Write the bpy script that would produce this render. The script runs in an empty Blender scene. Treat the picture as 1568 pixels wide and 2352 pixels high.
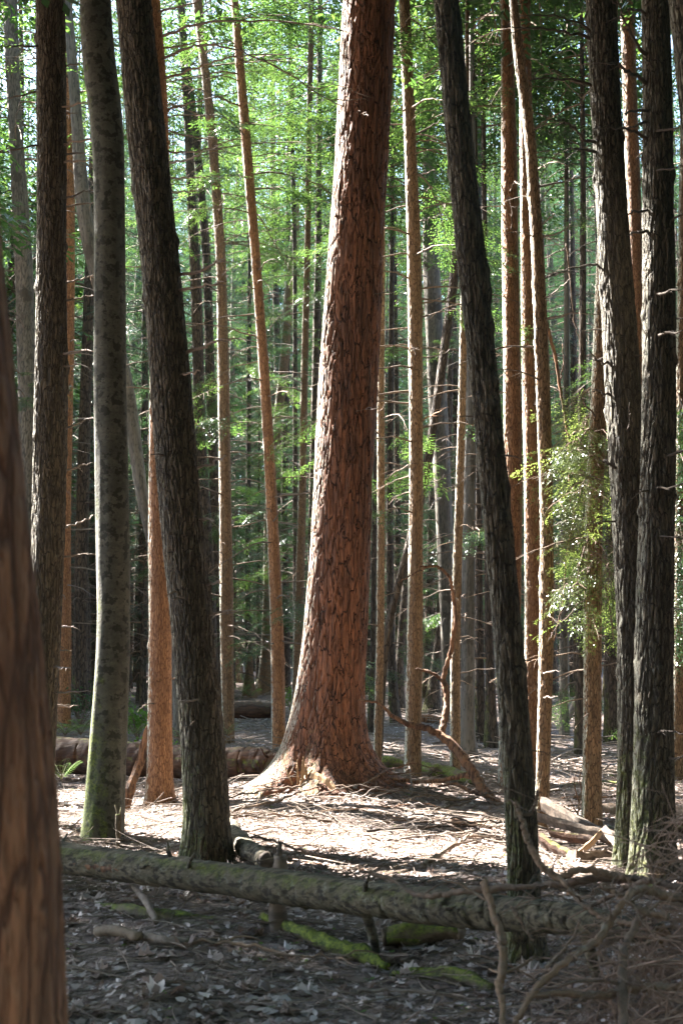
import bpy, math, random, zlib
import numpy as np

# ------------------------------------------------------------------ camera, sky, sun
SC = bpy.context.scene
F = 50.0 / 36.0 * 2352.0            # focal length in units of the 1568 x 2352 frame used below
PITCH = math.radians(5.3)
CAM = np.array((0.0, 0.0, 1.5))
FOCUS = 15.5
cd = bpy.data.cameras.new('camera')
cam = bpy.data.objects.new('camera', cd)
SC.collection.objects.link(cam)
cam.location = CAM
cam.rotation_euler = (math.radians(90) + PITCH, 0, 0)
cd.sensor_fit = 'VERTICAL'; cd.sensor_height = 36; cd.sensor_width = 24; cd.lens = 50
cd.clip_start = 0.05; cd.clip_end = 2000
cd.dof.use_dof = True; cd.dof.focus_distance = FOCUS; cd.dof.aperture_fstop = 4.5
SC.camera = cam

SUN_EL = math.radians(43)
SUN_H = np.array((-0.79, 0.61)); SUN_H /= np.linalg.norm(SUN_H)
S = np.array((SUN_H[0] * math.cos(SUN_EL), SUN_H[1] * math.cos(SUN_EL), math.sin(SUN_EL)))   # towards the sun
W = bpy.data.worlds.new('World'); SC.world = W; W.use_nodes = True
nt = W.node_tree
sky = nt.nodes.new('ShaderNodeTexSky'); sky.sky_type = 'NISHITA'; sky.sun_disc = False
sky.sun_elevation = SUN_EL; sky.sun_rotation = math.atan2(S[0], S[1])
nt.links.new(sky.outputs[0], nt.nodes['Background'].inputs[0])
nt.nodes['Background'].inputs[1].default_value = 0.062
sl = bpy.data.lights.new('sun', 'SUN'); sl.energy = 5.0; sl.angle = math.radians(0.53); sl.color = (1.0, 0.955, 0.89)
sun = bpy.data.objects.new('sun', sl); SC.collection.objects.link(sun)
from mathutils import Vector
sun.rotation_euler = Vector(S).to_track_quat('Z', 'Y').to_euler()
SC.view_settings.view_transform = 'Standard'; SC.view_settings.look = 'None'
SC.view_settings.exposure = 4.25; SC.view_settings.gamma = 1
cy = SC.cycles
cy.max_bounces = 8; cy.diffuse_bounces = 4; cy.glossy_bounces = 2; cy.transmission_bounces = 4; cy.transparent_max_bounces = 4
cy.caustics_reflective = False; cy.caustics_refractive = False
cy.use_denoising = True

# ------------------------------------------------------------------ small helpers
rg = np.random.default_rng(7)
COL = SC.collection

def ray(x, y):
    cx = (x - 784.0) / F; cyy = -(y - 1176.0) / F
    return np.array((cx, math.cos(PITCH) - cyy * math.sin(PITCH), math.sin(PITCH) + cyy * math.cos(PITCH)))

def at(x, y, d):
    """world point seen at frame position (x, y), d metres ahead"""
    r = ray(x, y); return CAM + r * (d / r[1])

def rad(w, y, d):
    r = ray(784, y); return 0.5 * w / F * d / r[1]

def vn(x, y, seed=0):
    """value noise 0..1"""
    x = np.asarray(x, float); y = np.asarray(y, float)
    xi = np.floor(x).astype(np.int64); yi = np.floor(y).astype(np.int64)
    fx = x - xi; fy = y - yi
    fx = fx * fx * (3 - 2 * fx); fy = fy * fy * (3 - 2 * fy)
    def h(a, b):
        n = (a * 374761393 + b * 668265263 + seed * 974711) & 0xFFFFFFFF
        n = ((n ^ (n >> 13)) * 1274126177) & 0xFFFFFFFF
        return ((n ^ (n >> 16)) & 0xFFFF) / 65535.0
    return (h(xi, yi) * (1 - fx) + h(xi + 1, yi) * fx) * (1 - fy) + (h(xi, yi + 1) * (1 - fx) + h(xi + 1, yi + 1) * fx) * fy

def hash2(a, b, seed):
    n = (a * 374761393 + b * 668265263 + seed * 974711) & 0xFFFFFFFF
    n = ((n ^ (n >> 13)) * 1274126177) & 0xFFFFFFFF
    return ((n ^ (n >> 16)) & 0xFFFF) / 65535.0

def cells(u, v, nu, seed):
    """cellular crack pattern, periodic in u with nu cells; returns F2-F1 and a per-cell random"""
    ui = np.floor(u).astype(np.int64); vi = np.floor(v).astype(np.int64)
    f1 = np.full(u.shape, 9.0); f2 = np.full(u.shape, 9.0); cid = np.zeros(u.shape)
    for du in (-1, 0, 1):
        for dv in (-1, 0, 1):
            cu = ui + du; cv = vi + dv; w = np.mod(cu, nu)
            px = cu + 0.12 + 0.76 * hash2(w, cv, seed); py = cv + 0.08 + 0.84 * hash2(w, cv, seed + 31)
            dd = np.hypot(u - px, v - py)
            cr = hash2(w, cv, seed + 77)
            closer = dd < f1
            f2 = np.where(closer, f1, np.minimum(f2, dd)); cid = np.where(closer, cr, cid); f1 = np.where(closer, dd, f1)
    return f2 - f1, cid

XM, YM = at(742, 1835, 13.6)[0], 13.75
def gz(x, y):
    x = np.asarray(x, float); y = np.asarray(y, float)
    far = np.clip((y - 12) / 25, 0, 1)
    z = (vn(x / 2.7, y / 2.7, 3) - 0.5) * (0.16 + 0.35 * far) + (vn(x / 0.8, y / 0.8, 5) - 0.5) * 0.07 + (vn(x / 0.27, y / 0.27, 9) - 0.5) * 0.028
    z = z + 0.17 * np.exp(-(((x - XM) / 0.95) ** 2 + ((y - YM) / 0.95) ** 2))
    d = np.hypot(x, y)
    z = z + np.clip(d - 60, 0, 400) * 0.05
    return z

def ground_at(x, y):
    r = ray(x, y); lo = 0.5
    t = np.linspace(2.0, 70, 1400)
    p = CAM[None] + r[None] * t[:, None]
    below = p[:, 2] < gz(p[:, 0], p[:, 1])
    k = int(np.argmax(below)) if below.any() else len(t) - 1
    q = p[k].copy(); q[2] = gz(q[0], q[1]); return q

class MB:
    """collects verts, faces, uv-less attributes and material indices for ONE mesh object"""
    def __init__(s):
        s.v = []; s.q = []; s.t = []; s.qm = []; s.tm = []; s.a = []; s.n = 0
    def add(s, v, q=None, t=None, m=0, a=None):
        v = np.asarray(v, float).reshape(-1, 3)
        s.v.append(v); s.a.append(np.ones(len(v)) if a is None else np.asarray(a, float).ravel())
        if q is not None and len(q):
            q = np.asarray(q).reshape(-1, 4) + s.n; s.q.append(q); s.qm.append(np.full(len(q), m))
        if t is not None and len(t):
            t = np.asarray(t).reshape(-1, 3) + s.n; s.t.append(t); s.tm.append(np.full(len(t), m))
        s.n += len(v)
    def mesh(s, name, mats, smooth=True, origin=(0, 0, 0)):
        me = bpy.data.meshes.new(name)
        V = np.concatenate(s.v) - np.asarray(origin, float)
        Q = np.concatenate(s.q) if s.q else np.zeros((0, 4), int)
        T = np.concatenate(s.t) if s.t else np.zeros((0, 3), int)
        M = np.concatenate([*(s.qm or []), *(s.tm or [])]) if (s.qm or s.tm) else np.zeros(0)
        me.vertices.add(len(V)); me.vertices.foreach_set('co', V.astype(np.float32).ravel())
        me.loops.add(Q.size + T.size)
        me.loops.foreach_set('vertex_index', np.concatenate([Q.ravel(), T.ravel()]).astype(np.int32))
        me.polygons.add(len(Q) + len(T))
        st = np.concatenate([np.arange(len(Q)) * 4, Q.size + np.arange(len(T)) * 3]).astype(np.int32)
        me.polygons.foreach_set('loop_start', st)
        me.polygons.foreach_set('loop_total', np.concatenate([np.full(len(Q), 4), np.full(len(T), 3)]).astype(np.int32))
        me.polygons.foreach_set('material_index', M.astype(np.int32))
        me.polygons.foreach_set('use_smooth', np.full(len(Q) + len(T), smooth))
        at_ = me.attributes.new('crack', 'FLOAT', 'POINT')
        at_.data.foreach_set('value', np.concatenate(s.a).astype(np.float32))
        for m in mats: me.materials.append(m)
        me.update(calc_edges=True); me.validate()
        return me
    def build(s, name, mats, parent=None, smooth=True, origin=None):
        if not isinstance(mats, (list, tuple)): mats = [mats]
        if parent is not None: org = np.array(parent['_o'])
        else: org = np.array(origin if origin is not None else (0, 0, 0), float)
        o = bpy.data.objects.new(name, s.mesh(name, mats, smooth, org))
        COL.objects.link(o)
        if parent is not None: o.parent = parent
        else: o.location = org
        return o

def tag(o, label=None, cat=None, group=None, kind=None):
    if label: o['label'] = label
    if cat: o['category'] = cat
    if group: o['group'] = group
    if kind: o['kind'] = kind
    return o

def thing(name, loc, label, cat, group=None):
    o = bpy.data.objects.new(name, None); COL.objects.link(o)
    o.empty_display_size = 0.2
    o.location = loc; o['_o'] = [float(c) for c in loc]
    return tag(o, label, cat, group)

def smooth_path(P, n):
    """Catmull-Rom through the points of P (k,m), n samples"""
    P = np.asarray(P, float)
    if len(P) == 2:
        t = np.linspace(0, 1, n)[:, None]; return P[0] * (1 - t) + P[1] * t
    Q = np.vstack([2 * P[0] - P[1], P, 2 * P[-1] - P[-2]])
    s = np.linspace(0, len(P) - 1 - 1e-9, n); i = s.astype(int); t = (s - i)[:, None]
    a, b, c, d = Q[i], Q[i + 1], Q[i + 2], Q[i + 3]
    return 0.5 * (2 * b + (c - a) * t + (2 * a - 5 * b + 4 * c - d) * t ** 2 + (3 * b - a - 3 * c + d) * t ** 3)

def tube(mb, pts, rads, n=6, m=0, cap=True, rough=0.0, seed=0):
    """round tube along pts with radii rads"""
    P = np.asarray(pts, float); R = np.asarray(rads, float); k = len(P)
    T = np.gradient(P, axis=0); T /= np.linalg.norm(T, axis=1)[:, None] + 1e-9
    N = np.zeros_like(P)
    ref = np.array((0, 0, 1.0)) if abs(T[0, 2]) < 0.9 else np.array((0, 1.0, 0))
    nn = np.cross(T[0], ref); nn /= np.linalg.norm(nn)
    for i in range(k):
        nn = nn - T[i] * nn.dot(T[i]); nn /= np.linalg.norm(nn) + 1e-9; N[i] = nn
    B = np.cross(T, N)
    a = np.linspace(0, 2 * np.pi, n, endpoint=False)
    rr = np.repeat(R[:, None], n, 1)
    if rough:
        L = np.concatenate([[0], np.cumsum(np.linalg.norm(np.diff(P, axis=0), axis=1))])
        LL = np.repeat(L[:, None], n, 1); rr = rr * (1 + rough * 1.6 * (vn(LL * 7, 3 + 1.3 * np.cos(a)[None] + 0 * LL, seed) - 0.5) + rough * 1.2 * (vn(LL * 28 + np.sin(a)[None] * 3, 9 + 3 * np.cos(a)[None] + 0 * LL, seed + 4) - 0.5))
    V = P[:, None] + rr[..., None] * (np.cos(a)[None, :, None] * N[:, None] + np.sin(a)[None, :, None] * B[:, None])
    V = V.reshape(-1, 3)
    i = np.arange(k - 1)[:, None] * n; j = np.arange(n)[None]; j2 = (j + 1) % n
    q = np.stack([i + j, i + j2, i + n + j2, i + n + j], -1).reshape(-1, 4)
    t = []
    if cap:
        V = np.vstack([V, P[0], P[-1]])
        c0 = k * n; c1 = c0 + 1; b = (k - 1) * n
        t = [(c0, (jj + 1) % n, jj) for jj in range(n)] + [(c1, b + jj, b + (jj + 1) % n) for jj in range(n)]
    mb.add(V, q, t, m)

# ------------------------------------------------------------------ materials
def newmat(name):
    m = bpy.data.materials.new(name); m.use_nodes = True
    t = m.node_tree; t.nodes.clear()
    o = t.nodes.new('ShaderNodeOutputMaterial')
    def N(kind, **kw):
        n = t.nodes.new(kind)
        for k, v in kw.items(): setattr(n, k, v)
        return n
    def L(a, b): t.links.new(a, b)
    return m, N, L, o

def mixc(N, L, fac, a, b, bt='MIX'):
    n = N('ShaderNodeMix', data_type='RGBA', blend_type=bt)
    for s, v in ((n.inputs[0], fac), (n.inputs[6], a), (n.inputs[7], b)):
        if hasattr(v, 'links') or hasattr(v, 'is_linked'): L(v, s)
        else: s.default_value = v if not isinstance(v, tuple) else (*v, 1)
    return n.outputs[2]

def ramp(N, L, src, p0, p1):
    n = N('ShaderNodeMapRange', interpolation_type='SMOOTHSTEP'); L(src, n.inputs[0])
    n.inputs[1].default_value = p0; n.inputs[2].default_value = p1
    return n.outputs[0]

def noise(N, L, vec, scale, detail=3, rough=0.55):
    n = N('ShaderNodeTexNoise'); n.inputs['Scale'].default_value = scale; n.inputs['Detail'].default_value = detail
    n.inputs['Roughness'].default_value = rough
    if vec is not None: L(vec, n.inputs['Vector'])
    return n.outputs['Fac']

def math_(N, L, op, a, b):
    n = N('ShaderNodeMath', operation=op)
    for s, v in zip(n.inputs, (a, b)):
        if isinstance(v, (int, float)): s.default_value = v
        else: L(v, s)
    return n.outputs[0]

def bark_mat(name, dark, light, alt, moss=0.0, patch=None, stretch=0.22, scale=22, vor=None, lichen=0.15, mossdir=(-0.8, -0.2, 0.1), bump=0.6, mossh=1.6, axis='z', vw=0.16, bd=0.02, attr=0.5, rim_coat=0.0, streak=0.0):
    m, N, L, out = newmat(name)
    tc = N('ShaderNodeTexCoord'); mp = N('ShaderNodeMapping'); mp.inputs['Scale'].default_value = (1, 1, stretch) if axis == 'z' else (stretch, 1, 1)
    L(tc.outputs['Object'], mp.inputs[0]); vec = mp.outputs[0]
    at_ = N('ShaderNodeAttribute', attribute_name='crack'); crack = at_.outputs['Fac']
    big = noise(N, L, vec, 3.0, 4); fine = noise(N, L, vec, scale * 2.5, 4, 0.65); mid = noise(N, L, vec, scale * 0.6, 3)
    if vor:
        v = N('ShaderNodeTexVoronoi', feature='DISTANCE_TO_EDGE'); v.inputs['Scale'].default_value = vor
        wob = N('ShaderNodeVectorMath', operation='ADD'); L(vec, wob.inputs[0])
        ns = N('ShaderNodeTexNoise'); ns.inputs['Scale'].default_value = vor * 0.8; L(vec, ns.inputs['Vector'])
        sc = N('ShaderNodeVectorMath', operation='SCALE'); L(ns.outputs['Color'], sc.inputs[0]); sc.inputs['Scale'].default_value = 0.9 / vor
        L(sc.outputs[0], wob.inputs[1]); L(wob.outputs[0], v.inputs['Vector'])
        ve = ramp(N, L, v.outputs['Distance'], 0.0, vw)
        crack = math_(N, L, 'MULTIPLY', math_(N, L, 'ADD', math_(N, L, 'MULTIPLY', crack, attr), 1 - attr), ve)
    if streak:
        sv = N('ShaderNodeMapping'); sv.inputs['Scale'].default_value = (1, 1, 0.45) if axis == 'z' else (0.45, 1, 1); L(vec, sv.inputs[0])
        st = ramp(N, L, noise(N, L, sv.outputs[0], scale * 1.15, 3, 0.6), 0.38, 0.56)
        crack = math_(N, L, 'MULTIPLY', crack, math_(N, L, 'ADD', math_(N, L, 'MULTIPLY', st, streak), 1 - streak))
    plate = mixc(N, L, ramp(N, L, mid, 0.35, 0.68), light, alt)
    plate = mixc(N, L, math_(N, L, 'MULTIPLY', ramp(N, L, fine, 0.48, 0.68), 0.7), plate, tuple(c * 0.45 for c in light))
    if lichen: plate = mixc(N, L, math_(N, L, 'MULTIPLY', ramp(N, L, noise(N, L, tc.outputs['Object'], 14, 5, 0.7), 0.56, 0.7), lichen), plate, (0.30, 0.31, 0.26))
    plate = mixc(N, L, 0.55, plate, mixc(N, L, ramp(N, L, big, 0.3, 0.7), (0.6, 0.6, 0.6), (1.25, 1.2, 1.15)), 'MULTIPLY')
    oi = N('ShaderNodeObjectInfo'); plate = mixc(N, L, 1.0, plate, mixc(N, L, oi.outputs['Random'], (0.8, 0.82, 0.86), (1.15, 1.12, 1.05)), 'MULTIPLY')
    col = mixc(N, L, crack, dark, plate)
    if patch:
        pn = noise(N, L, tc.outputs['Object'], patch[1], 4, 0.6)
        col = mixc(N, L, math_(N, L, 'MULTIPLY', ramp(N, L, pn, patch[2], patch[2] + 0.04), 0.85), col, patch[0])
    if moss:
        g = N('ShaderNodeNewGeometry'); dt = N('ShaderNodeVectorMath', operation='DOT_PRODUCT'); L(g.outputs['Normal'], dt.inputs[0])
        dt.inputs[1].default_value = mossdir
        sx = N('ShaderNodeSeparateXYZ'); L(tc.outputs['Object'], sx.inputs[0])
        hh = ramp(N, L, sx.outputs[2], mossh, 0.0)
        f = math_(N, L, 'ADD', math_(N, L, 'MULTIPLY', dt.outputs['Value'], 0.55), math_(N, L, 'MULTIPLY', hh, 0.45))
        f = math_(N, L, 'ADD', f, math_(N, L, 'MULTIPLY', math_(N, L, 'SUBTRACT', noise(N, L, tc.outputs['Object'], 9, 5, 0.7), 0.5), 1.5))
        f = math_(N, L, 'MULTIPLY', ramp(N, L, f, 0.75 - 0.6 * moss, 1.15 - 0.5 * moss), min(1.0, moss * 1.3))
        mc = mixc(N, L, ramp(N, L, noise(N, L, tc.outputs['Object'], 45, 5, 0.75), 0.35, 0.65), (0.025, 0.04, 0.006), (0.16, 0.19, 0.022))
        col = mixc(N, L, f, col, mc)
    if rim_coat:      # pale lichen, painted on the sun side so sunlit rims look whiter
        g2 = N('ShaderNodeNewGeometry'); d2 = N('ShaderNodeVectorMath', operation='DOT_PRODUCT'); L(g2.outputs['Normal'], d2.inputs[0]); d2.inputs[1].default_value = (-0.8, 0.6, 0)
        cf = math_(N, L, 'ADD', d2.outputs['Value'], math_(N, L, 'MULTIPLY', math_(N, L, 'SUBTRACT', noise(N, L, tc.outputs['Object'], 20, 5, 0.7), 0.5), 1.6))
        cf = math_(N, L, 'MULTIPLY', math_(N, L, 'MULTIPLY', ramp(N, L, cf, 0.15, 0.6), rim_coat), ramp(N, L, crack, 0.0, 0.7))
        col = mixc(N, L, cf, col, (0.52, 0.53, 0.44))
    p = N('ShaderNodeBsdfPrincipled'); L(col, p.inputs['Base Color']); p.inputs['Roughness'].default_value = 0.82
    p.inputs['Specular IOR Level'].default_value = 0.35
    b = N('ShaderNodeBump'); b.inputs['Strength'].default_value = bump; b.inputs['Distance'].default_value = bd
    hgt = math_(N, L, 'ADD', math_(N, L, 'MULTIPLY', fine, 0.8), math_(N, L, 'ADD', math_(N, L, 'MULTIPLY', mid, 0.6), crack if vor else math_(N, L, 'MULTIPLY', mid, 0.2)))
    L(hgt, b.inputs['Height']); L(b.outputs[0], p.inputs['Normal']); L(p.outputs[0], out.inputs[0])
    return m

def leaf_mat(name, c1, c2, t1, t2, trans=0.5, rough=0.5, power=1.0):
    m, N, L, out = newmat(name)
    g = N('ShaderNodeNewGeometry'); oi = N('ShaderNodeObjectInfo')
    r = math_(N, L, 'ADD', math_(N, L, 'MULTIPLY', g.outputs['Random Per Island'], 0.7), math_(N, L, 'MULTIPLY', oi.outputs['Random'], 0.3))
    if power != 1: r = math_(N, L, 'POWER', g.outputs['Random Per Island'], power)
    cd_ = mixc(N, L, r, c1, c2); ct = mixc(N, L, r, t1, t2)
    d = N('ShaderNodeBsdfPrincipled'); L(cd_, d.inputs['Base Color']); d.inputs['Roughness'].default_value = rough
    d.inputs['Specular IOR Level'].default_value = 0.4
    tr = N('ShaderNodeBsdfTranslucent'); L(ct, tr.inputs[0])
    mx = N('ShaderNodeMixShader'); mx.inputs[0].default_value = trans
    L(d.outputs[0], mx.inputs[1]); L(tr.outputs[0], mx.inputs[2]); L(mx.outputs[0], out.inputs[0])
    return m

M = {}
M['plated'] = bark_mat('plated_bark', (0.022, 0.011, 0.007), (0.31, 0.128, 0.066), (0.17, 0.078, 0.048), moss=0.28, rim_coat=0.5, vor=19, vw=0.05, stretch=0.15, streak=0.4, scale=30, lichen=0.12, mossh=0.8, bump=1.0, bd=0.02, attr=0.2)
M['grey'] = bark_mat('furrowed_bark', (0.019, 0.014, 0.009), (0.118, 0.09, 0.06), (0.086, 0.068, 0.046), moss=0.38, rim_coat=0.3, vor=30, vw=0.07, stretch=0.28, streak=0.75, scale=58, lichen=0.25, bump=0.9, bd=0.012, attr=0.5)
M['rust'] = bark_mat('rusty_bark', (0.12, 0.052, 0.024), (0.50, 0.25, 0.115), (0.36, 0.18, 0.09), moss=0.12, rim_coat=0.95, vor=62, vw=0.12, stretch=0.2, streak=0.45, scale=60, lichen=0.08, mossh=0.5, bump=0.9, bd=0.015, attr=0.2)
M['brown'] = bark_mat('brown_bark', (0.08, 0.045, 0.024), (0.34, 0.205, 0.11), (0.25, 0.165, 0.095), moss=0.3, rim_coat=0.95, vor=62, vw=0.12, stretch=0.2, streak=0.45, scale=60, lichen=0.18, mossh=0.9, bump=0.9, bd=0.015, attr=0.2)
M['twigdark'] = bark_mat('dark_twig_bark', (0.015, 0.01, 0.008), (0.075, 0.055, 0.04), (0.055, 0.042, 0.032), stretch=1, scale=24, lichen=0.15, bump=0.4)
M['umber'] = bark_mat('umber_bark', (0.09, 0.042, 0.025), (0.36, 0.175, 0.095), (0.26, 0.145, 0.09), vor=20, vw=0.1, stretch=0.12, streak=0.6, scale=24, lichen=0.1, bump=0.8, attr=0.3)
M['beech'] = bark_mat('smooth_bark', (0.03, 0.03, 0.02), (0.085, 0.08, 0.06), (0.06, 0.057, 0.042), moss=0.55, rim_coat=0.12, patch=((0.016, 0.016, 0.009), 15.0, 0.53), stretch=1.6, scale=14, lichen=0.12, bump=0.4, mossh=2.2)
M['pale'] = bark_mat('weathered_bark', (0.05, 0.045, 0.04), (0.16, 0.14, 0.115), (0.115, 0.10, 0.08), moss=0.1, patch=((0.05, 0.04, 0.03), 2.2, 0.56), stretch=0.12, scale=14, lichen=0.15, bump=0.35)
M['far'] = bark_mat('distant_bark', (0.02, 0.014, 0.01), (0.10, 0.07, 0.048), (0.08, 0.06, 0.045), moss=0.3, vor=20, stretch=0.25, scale=16, lichen=0.2)
M['deadwood'] = bark_mat('dead_branch_wood', (0.03, 0.02, 0.015), (0.17, 0.115, 0.08), (0.12, 0.09, 0.07), stretch=1, scale=24, lichen=0.3, bump=0.4)
M['greywood'] = bark_mat('grey_dead_wood', (0.04, 0.03, 0.028), (0.20, 0.16, 0.135), (0.13, 0.105, 0.09), stretch=1, scale=24, lichen=0.2, bump=0.4)
M['redwood'] = bark_mat('reddish_dead_wood', (0.03, 0.013, 0.008), (0.23, 0.115, 0.06), (0.14, 0.08, 0.05), stretch=0.3, streak=0.8, scale=30, lichen=0.15, bump=0.4)
M['rot'] = bark_mat('rotten_log_wood', (0.025, 0.012, 0.008), (0.085, 0.040, 0.021), (0.055, 0.03, 0.018), moss=0.5, mossdir=(0, 0, 1.0), mossh=0.01, stretch=0.12, axis='x', streak=0.8, scale=14, lichen=0.0, bump=1.0)
M['logbark'] = bark_mat('fallen_log_bark', (0.016, 0.012, 0.008), (0.15, 0.125, 0.085), (0.09, 0.08, 0.05), moss=0.42, mossdir=(0, 0, 0.8), mossh=0.01, stretch=0.3, scale=30, lichen=0.6, axis='x', streak=0.85, bump=1.0)
M['mossy'] = bark_mat('mossy_log', (0.02, 0.014, 0.01), (0.12, 0.09, 0.06), (0.09, 0.07, 0.05), moss=1.0, mossdir=(-0.1, -0.3, 0.9), mossh=0.01, stretch=1, scale=18, lichen=0.1)
M['split'] = bark_mat('split_wood', (0.03, 0.022, 0.016), (0.17, 0.13, 0.10), (0.11, 0.085, 0.065), stretch=0.2, axis='x', streak=0.7, scale=14, lichen=0.15, bump=0.4)
M['heart'] = bark_mat('bare_heartwood', (0.08, 0.04, 0.018), (0.33, 0.20, 0.105), (0.22, 0.145, 0.08), stretch=0.15, scale=30, lichen=0.0, bump=0.4)
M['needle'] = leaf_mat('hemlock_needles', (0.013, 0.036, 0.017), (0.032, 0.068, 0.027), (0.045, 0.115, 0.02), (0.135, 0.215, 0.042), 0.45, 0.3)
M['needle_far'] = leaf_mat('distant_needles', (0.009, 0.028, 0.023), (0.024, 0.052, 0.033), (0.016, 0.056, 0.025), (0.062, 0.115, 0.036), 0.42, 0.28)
M['leafy'] = leaf_mat('green_leaves', (0.05, 0.11, 0.02), (0.09, 0.17, 0.03), (0.14, 0.27, 0.03), (0.24, 0.38, 0.05), 0.45)
M['litter'] = leaf_mat('dry_leaves', (0.12, 0.078, 0.060), (0.66, 0.58, 0.56), (0.28, 0.19, 0.14), (0.56, 0.47, 0.44), 0.28, 0.4, 1.9)
M['rusttwig'] = bark_mat('reddish_dead_twigs', (0.05, 0.025, 0.018), (0.27, 0.185, 0.15), (0.19, 0.14, 0.115), stretch=1, scale=20, lichen=0.12, bump=0.2)

def ground_mat():
    m, N, L, out = newmat('forest_soil')
    tc = N('ShaderNodeTexCoord'); v = tc.outputs['Object']
    a = noise(N, L, v, 26, 6, 0.7); b = noise(N, L, v, 1.1, 4); c = noise(N, L, v, 90, 3)
    col = mixc(N, L, ramp(N, L, a, 0.34, 0.7), (0.055, 0.038, 0.03), (0.34, 0.27, 0.24))
    col = mixc(N, L, math_(N, L, 'MULTIPLY', ramp(N, L, c, 0.5, 0.75), 0.5), col, (0.46, 0.38, 0.34))
    col = mixc(N, L, math_(N, L, 'MULTIPLY', ramp(N, L, b, 0.55, 0.72), 0.5), col, (0.06, 0.042, 0.03))
    mo = math_(N, L, 'MULTIPLY', ramp(N, L, noise(N, L, v, 0.9, 5, 0.65), 0.62, 0.72), ramp(N, L, a, 0.3, 0.6))
    col = mixc(N, L, math_(N, L, 'MULTIPLY', mo, 0.8), col, (0.075, 0.11, 0.015))
    p = N('ShaderNodeBsdfPrincipled'); L(col, p.inputs['Base Color']); p.inputs['Roughness'].default_value = 0.9
    p.inputs['Specular IOR Level'].default_value = 0.2
    bm = N('ShaderNodeBump'); bm.inputs['Strength'].default_value = 0.9; bm.inputs['Distance'].default_value = 0.03
    L(a, bm.inputs['Height']); L(bm.outputs[0], p.inputs['Normal']); L(p.outputs[0], out.inputs[0])
    return m
M['soil'] = ground_mat()

# ------------------------------------------------------------------ the ground
def spaced(lo, hi, fine0, fine1, step, grow=1.12):
    a = list(np.arange(fine0, fine1 + 1e-6, step)); s = step; x = a[-1]
    while x < hi: s *= grow; x += s; a.append(x)
    s = step; x = fine0
    while x > lo: s *= grow; x -= s; a.insert(0, x)
    return np.array(a)
gx = spaced(-320, 320, -4.5, 4.5, 0.075); gy = spaced(-120, 480, 4.5, 18, 0.075, 1.05)
GX, GY = np.meshgrid(gx, gy)
mb = MB(); V = np.stack([GX, GY, gz(GX, GY)], -1).reshape(-1, 3)
nx = len(gx); i = np.arange(len(gy) - 1)[:, None] * nx; j = np.arange(nx - 1)[None]
mb.add(V, np.stack([i + j, i + j + 1, i + nx + j + 1, i + nx + j], -1).reshape(-1, 4))
tag(mb.build('ground', M['soil']), 'forest floor of brown needles, leaf litter and moss', None, None, 'structure')

# ------------------------------------------------------------------ foliage building blocks
def spray_template(seed, ntw=13, nleaf=7, ll=0.072, lw=0.023):
    r = np.random.default_rng(seed); quads = []
    def leaf(p, d, l, w):
        d = d / np.linalg.norm(d)
        s = np.cross(d, (0, 0, 1.0)) + np.array((0, 0, r.normal(0, 0.25))); s /= np.linalg.norm(s)
        dd = d + np.array((0, 0, r.normal(-0.1, 0.2)))
        quads.append([p, p + dd * l * 0.5 + s * w * 0.5, p + dd * l, p + dd * l * 0.5 - s * w * 0.5])
    for k in range(ntw):
        t = 0.1 + 0.9 * k / (ntw - 1); sgn = 1 if k % 2 else -1
        L0 = 0.44 * (1 - 0.72 * t) * r.uniform(0.75, 1.2); a = math.radians(r.uniform(40, 62)) * sgn
        d = np.array((math.cos(a), math.sin(a), r.normal(-0.08, 0.08))); p0 = np.array((t, 0, -0.12 * t * t))
        for i in range(nleaf):
            u = (i + 0.6) / nleaf; p = p0 + d * L0 * u + np.array((0, 0, -0.08 * u * u))
            b = a + math.radians(38) * (1 if i % 2 else -1)
            leaf(p, np.array((math.cos(b), math.sin(b), -0.1)), ll * r.uniform(0.7, 1.3), lw * r.uniform(0.8, 1.3))
        leaf(p0 + d * L0, d, ll, lw)
    return np.array(quads)          # (n,4,3)
TPL_F = [spray_template(s) for s in range(4)]
TPL_X = [spray_template(20 + s, 15, 8, 0.055, 0.016) for s in range(4)]
TPL_C = [spray_template(50 + s, 8, 2, 0.24, 0.085) for s in range(4)]
TPL_M = [spray_template(80 + s, 10, 3, 0.14, 0.05) for s in range(4)]

def place_sprays(mb, P, YAW, PITCHS, SZ, tpls, m=0, seed=0):
    """put spray templates at P with heading YAW, tilt PITCHS (downwards), size SZ"""
    r = np.random.default_rng(seed); P = np.asarray(P, float)
    if not len(P): return
    which = r.integers(0, len(tpls), len(P)); roll = r.normal(0, 0.2, len(P))
    for k, tp in enumerate(tpls):
        s = which == k
        if not s.any(): continue
        cy_, sy = np.cos(YAW[s]), np.sin(YAW[s]); cp, sp = np.cos(PITCHS[s]), np.sin(PITCHS[s])
        X = np.stack([cy_ * cp, sy * cp, -sp], -1)
        Y = np.stack([-sy, cy_, np.zeros_like(cy_)], -1); Z = np.cross(X, Y)
        cr, sr = np.cos(roll[s])[:, None], np.sin(roll[s])[:, None]
        Y2 = Y * cr + Z * sr; Z2 = Z * cr - Y * sr
        R = np.stack([X, Y2, Z2], -1) * SZ[s][:, None, None]           # columns
        V = np.einsum('nij,qkj->nqki', R, tp) + P[s][:, None, None, :]
        n = V.shape[0] * V.shape[1]
        mb.add(V.reshape(-1, 3), np.arange(n * 4).reshape(-1, 4), None, m)

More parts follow.
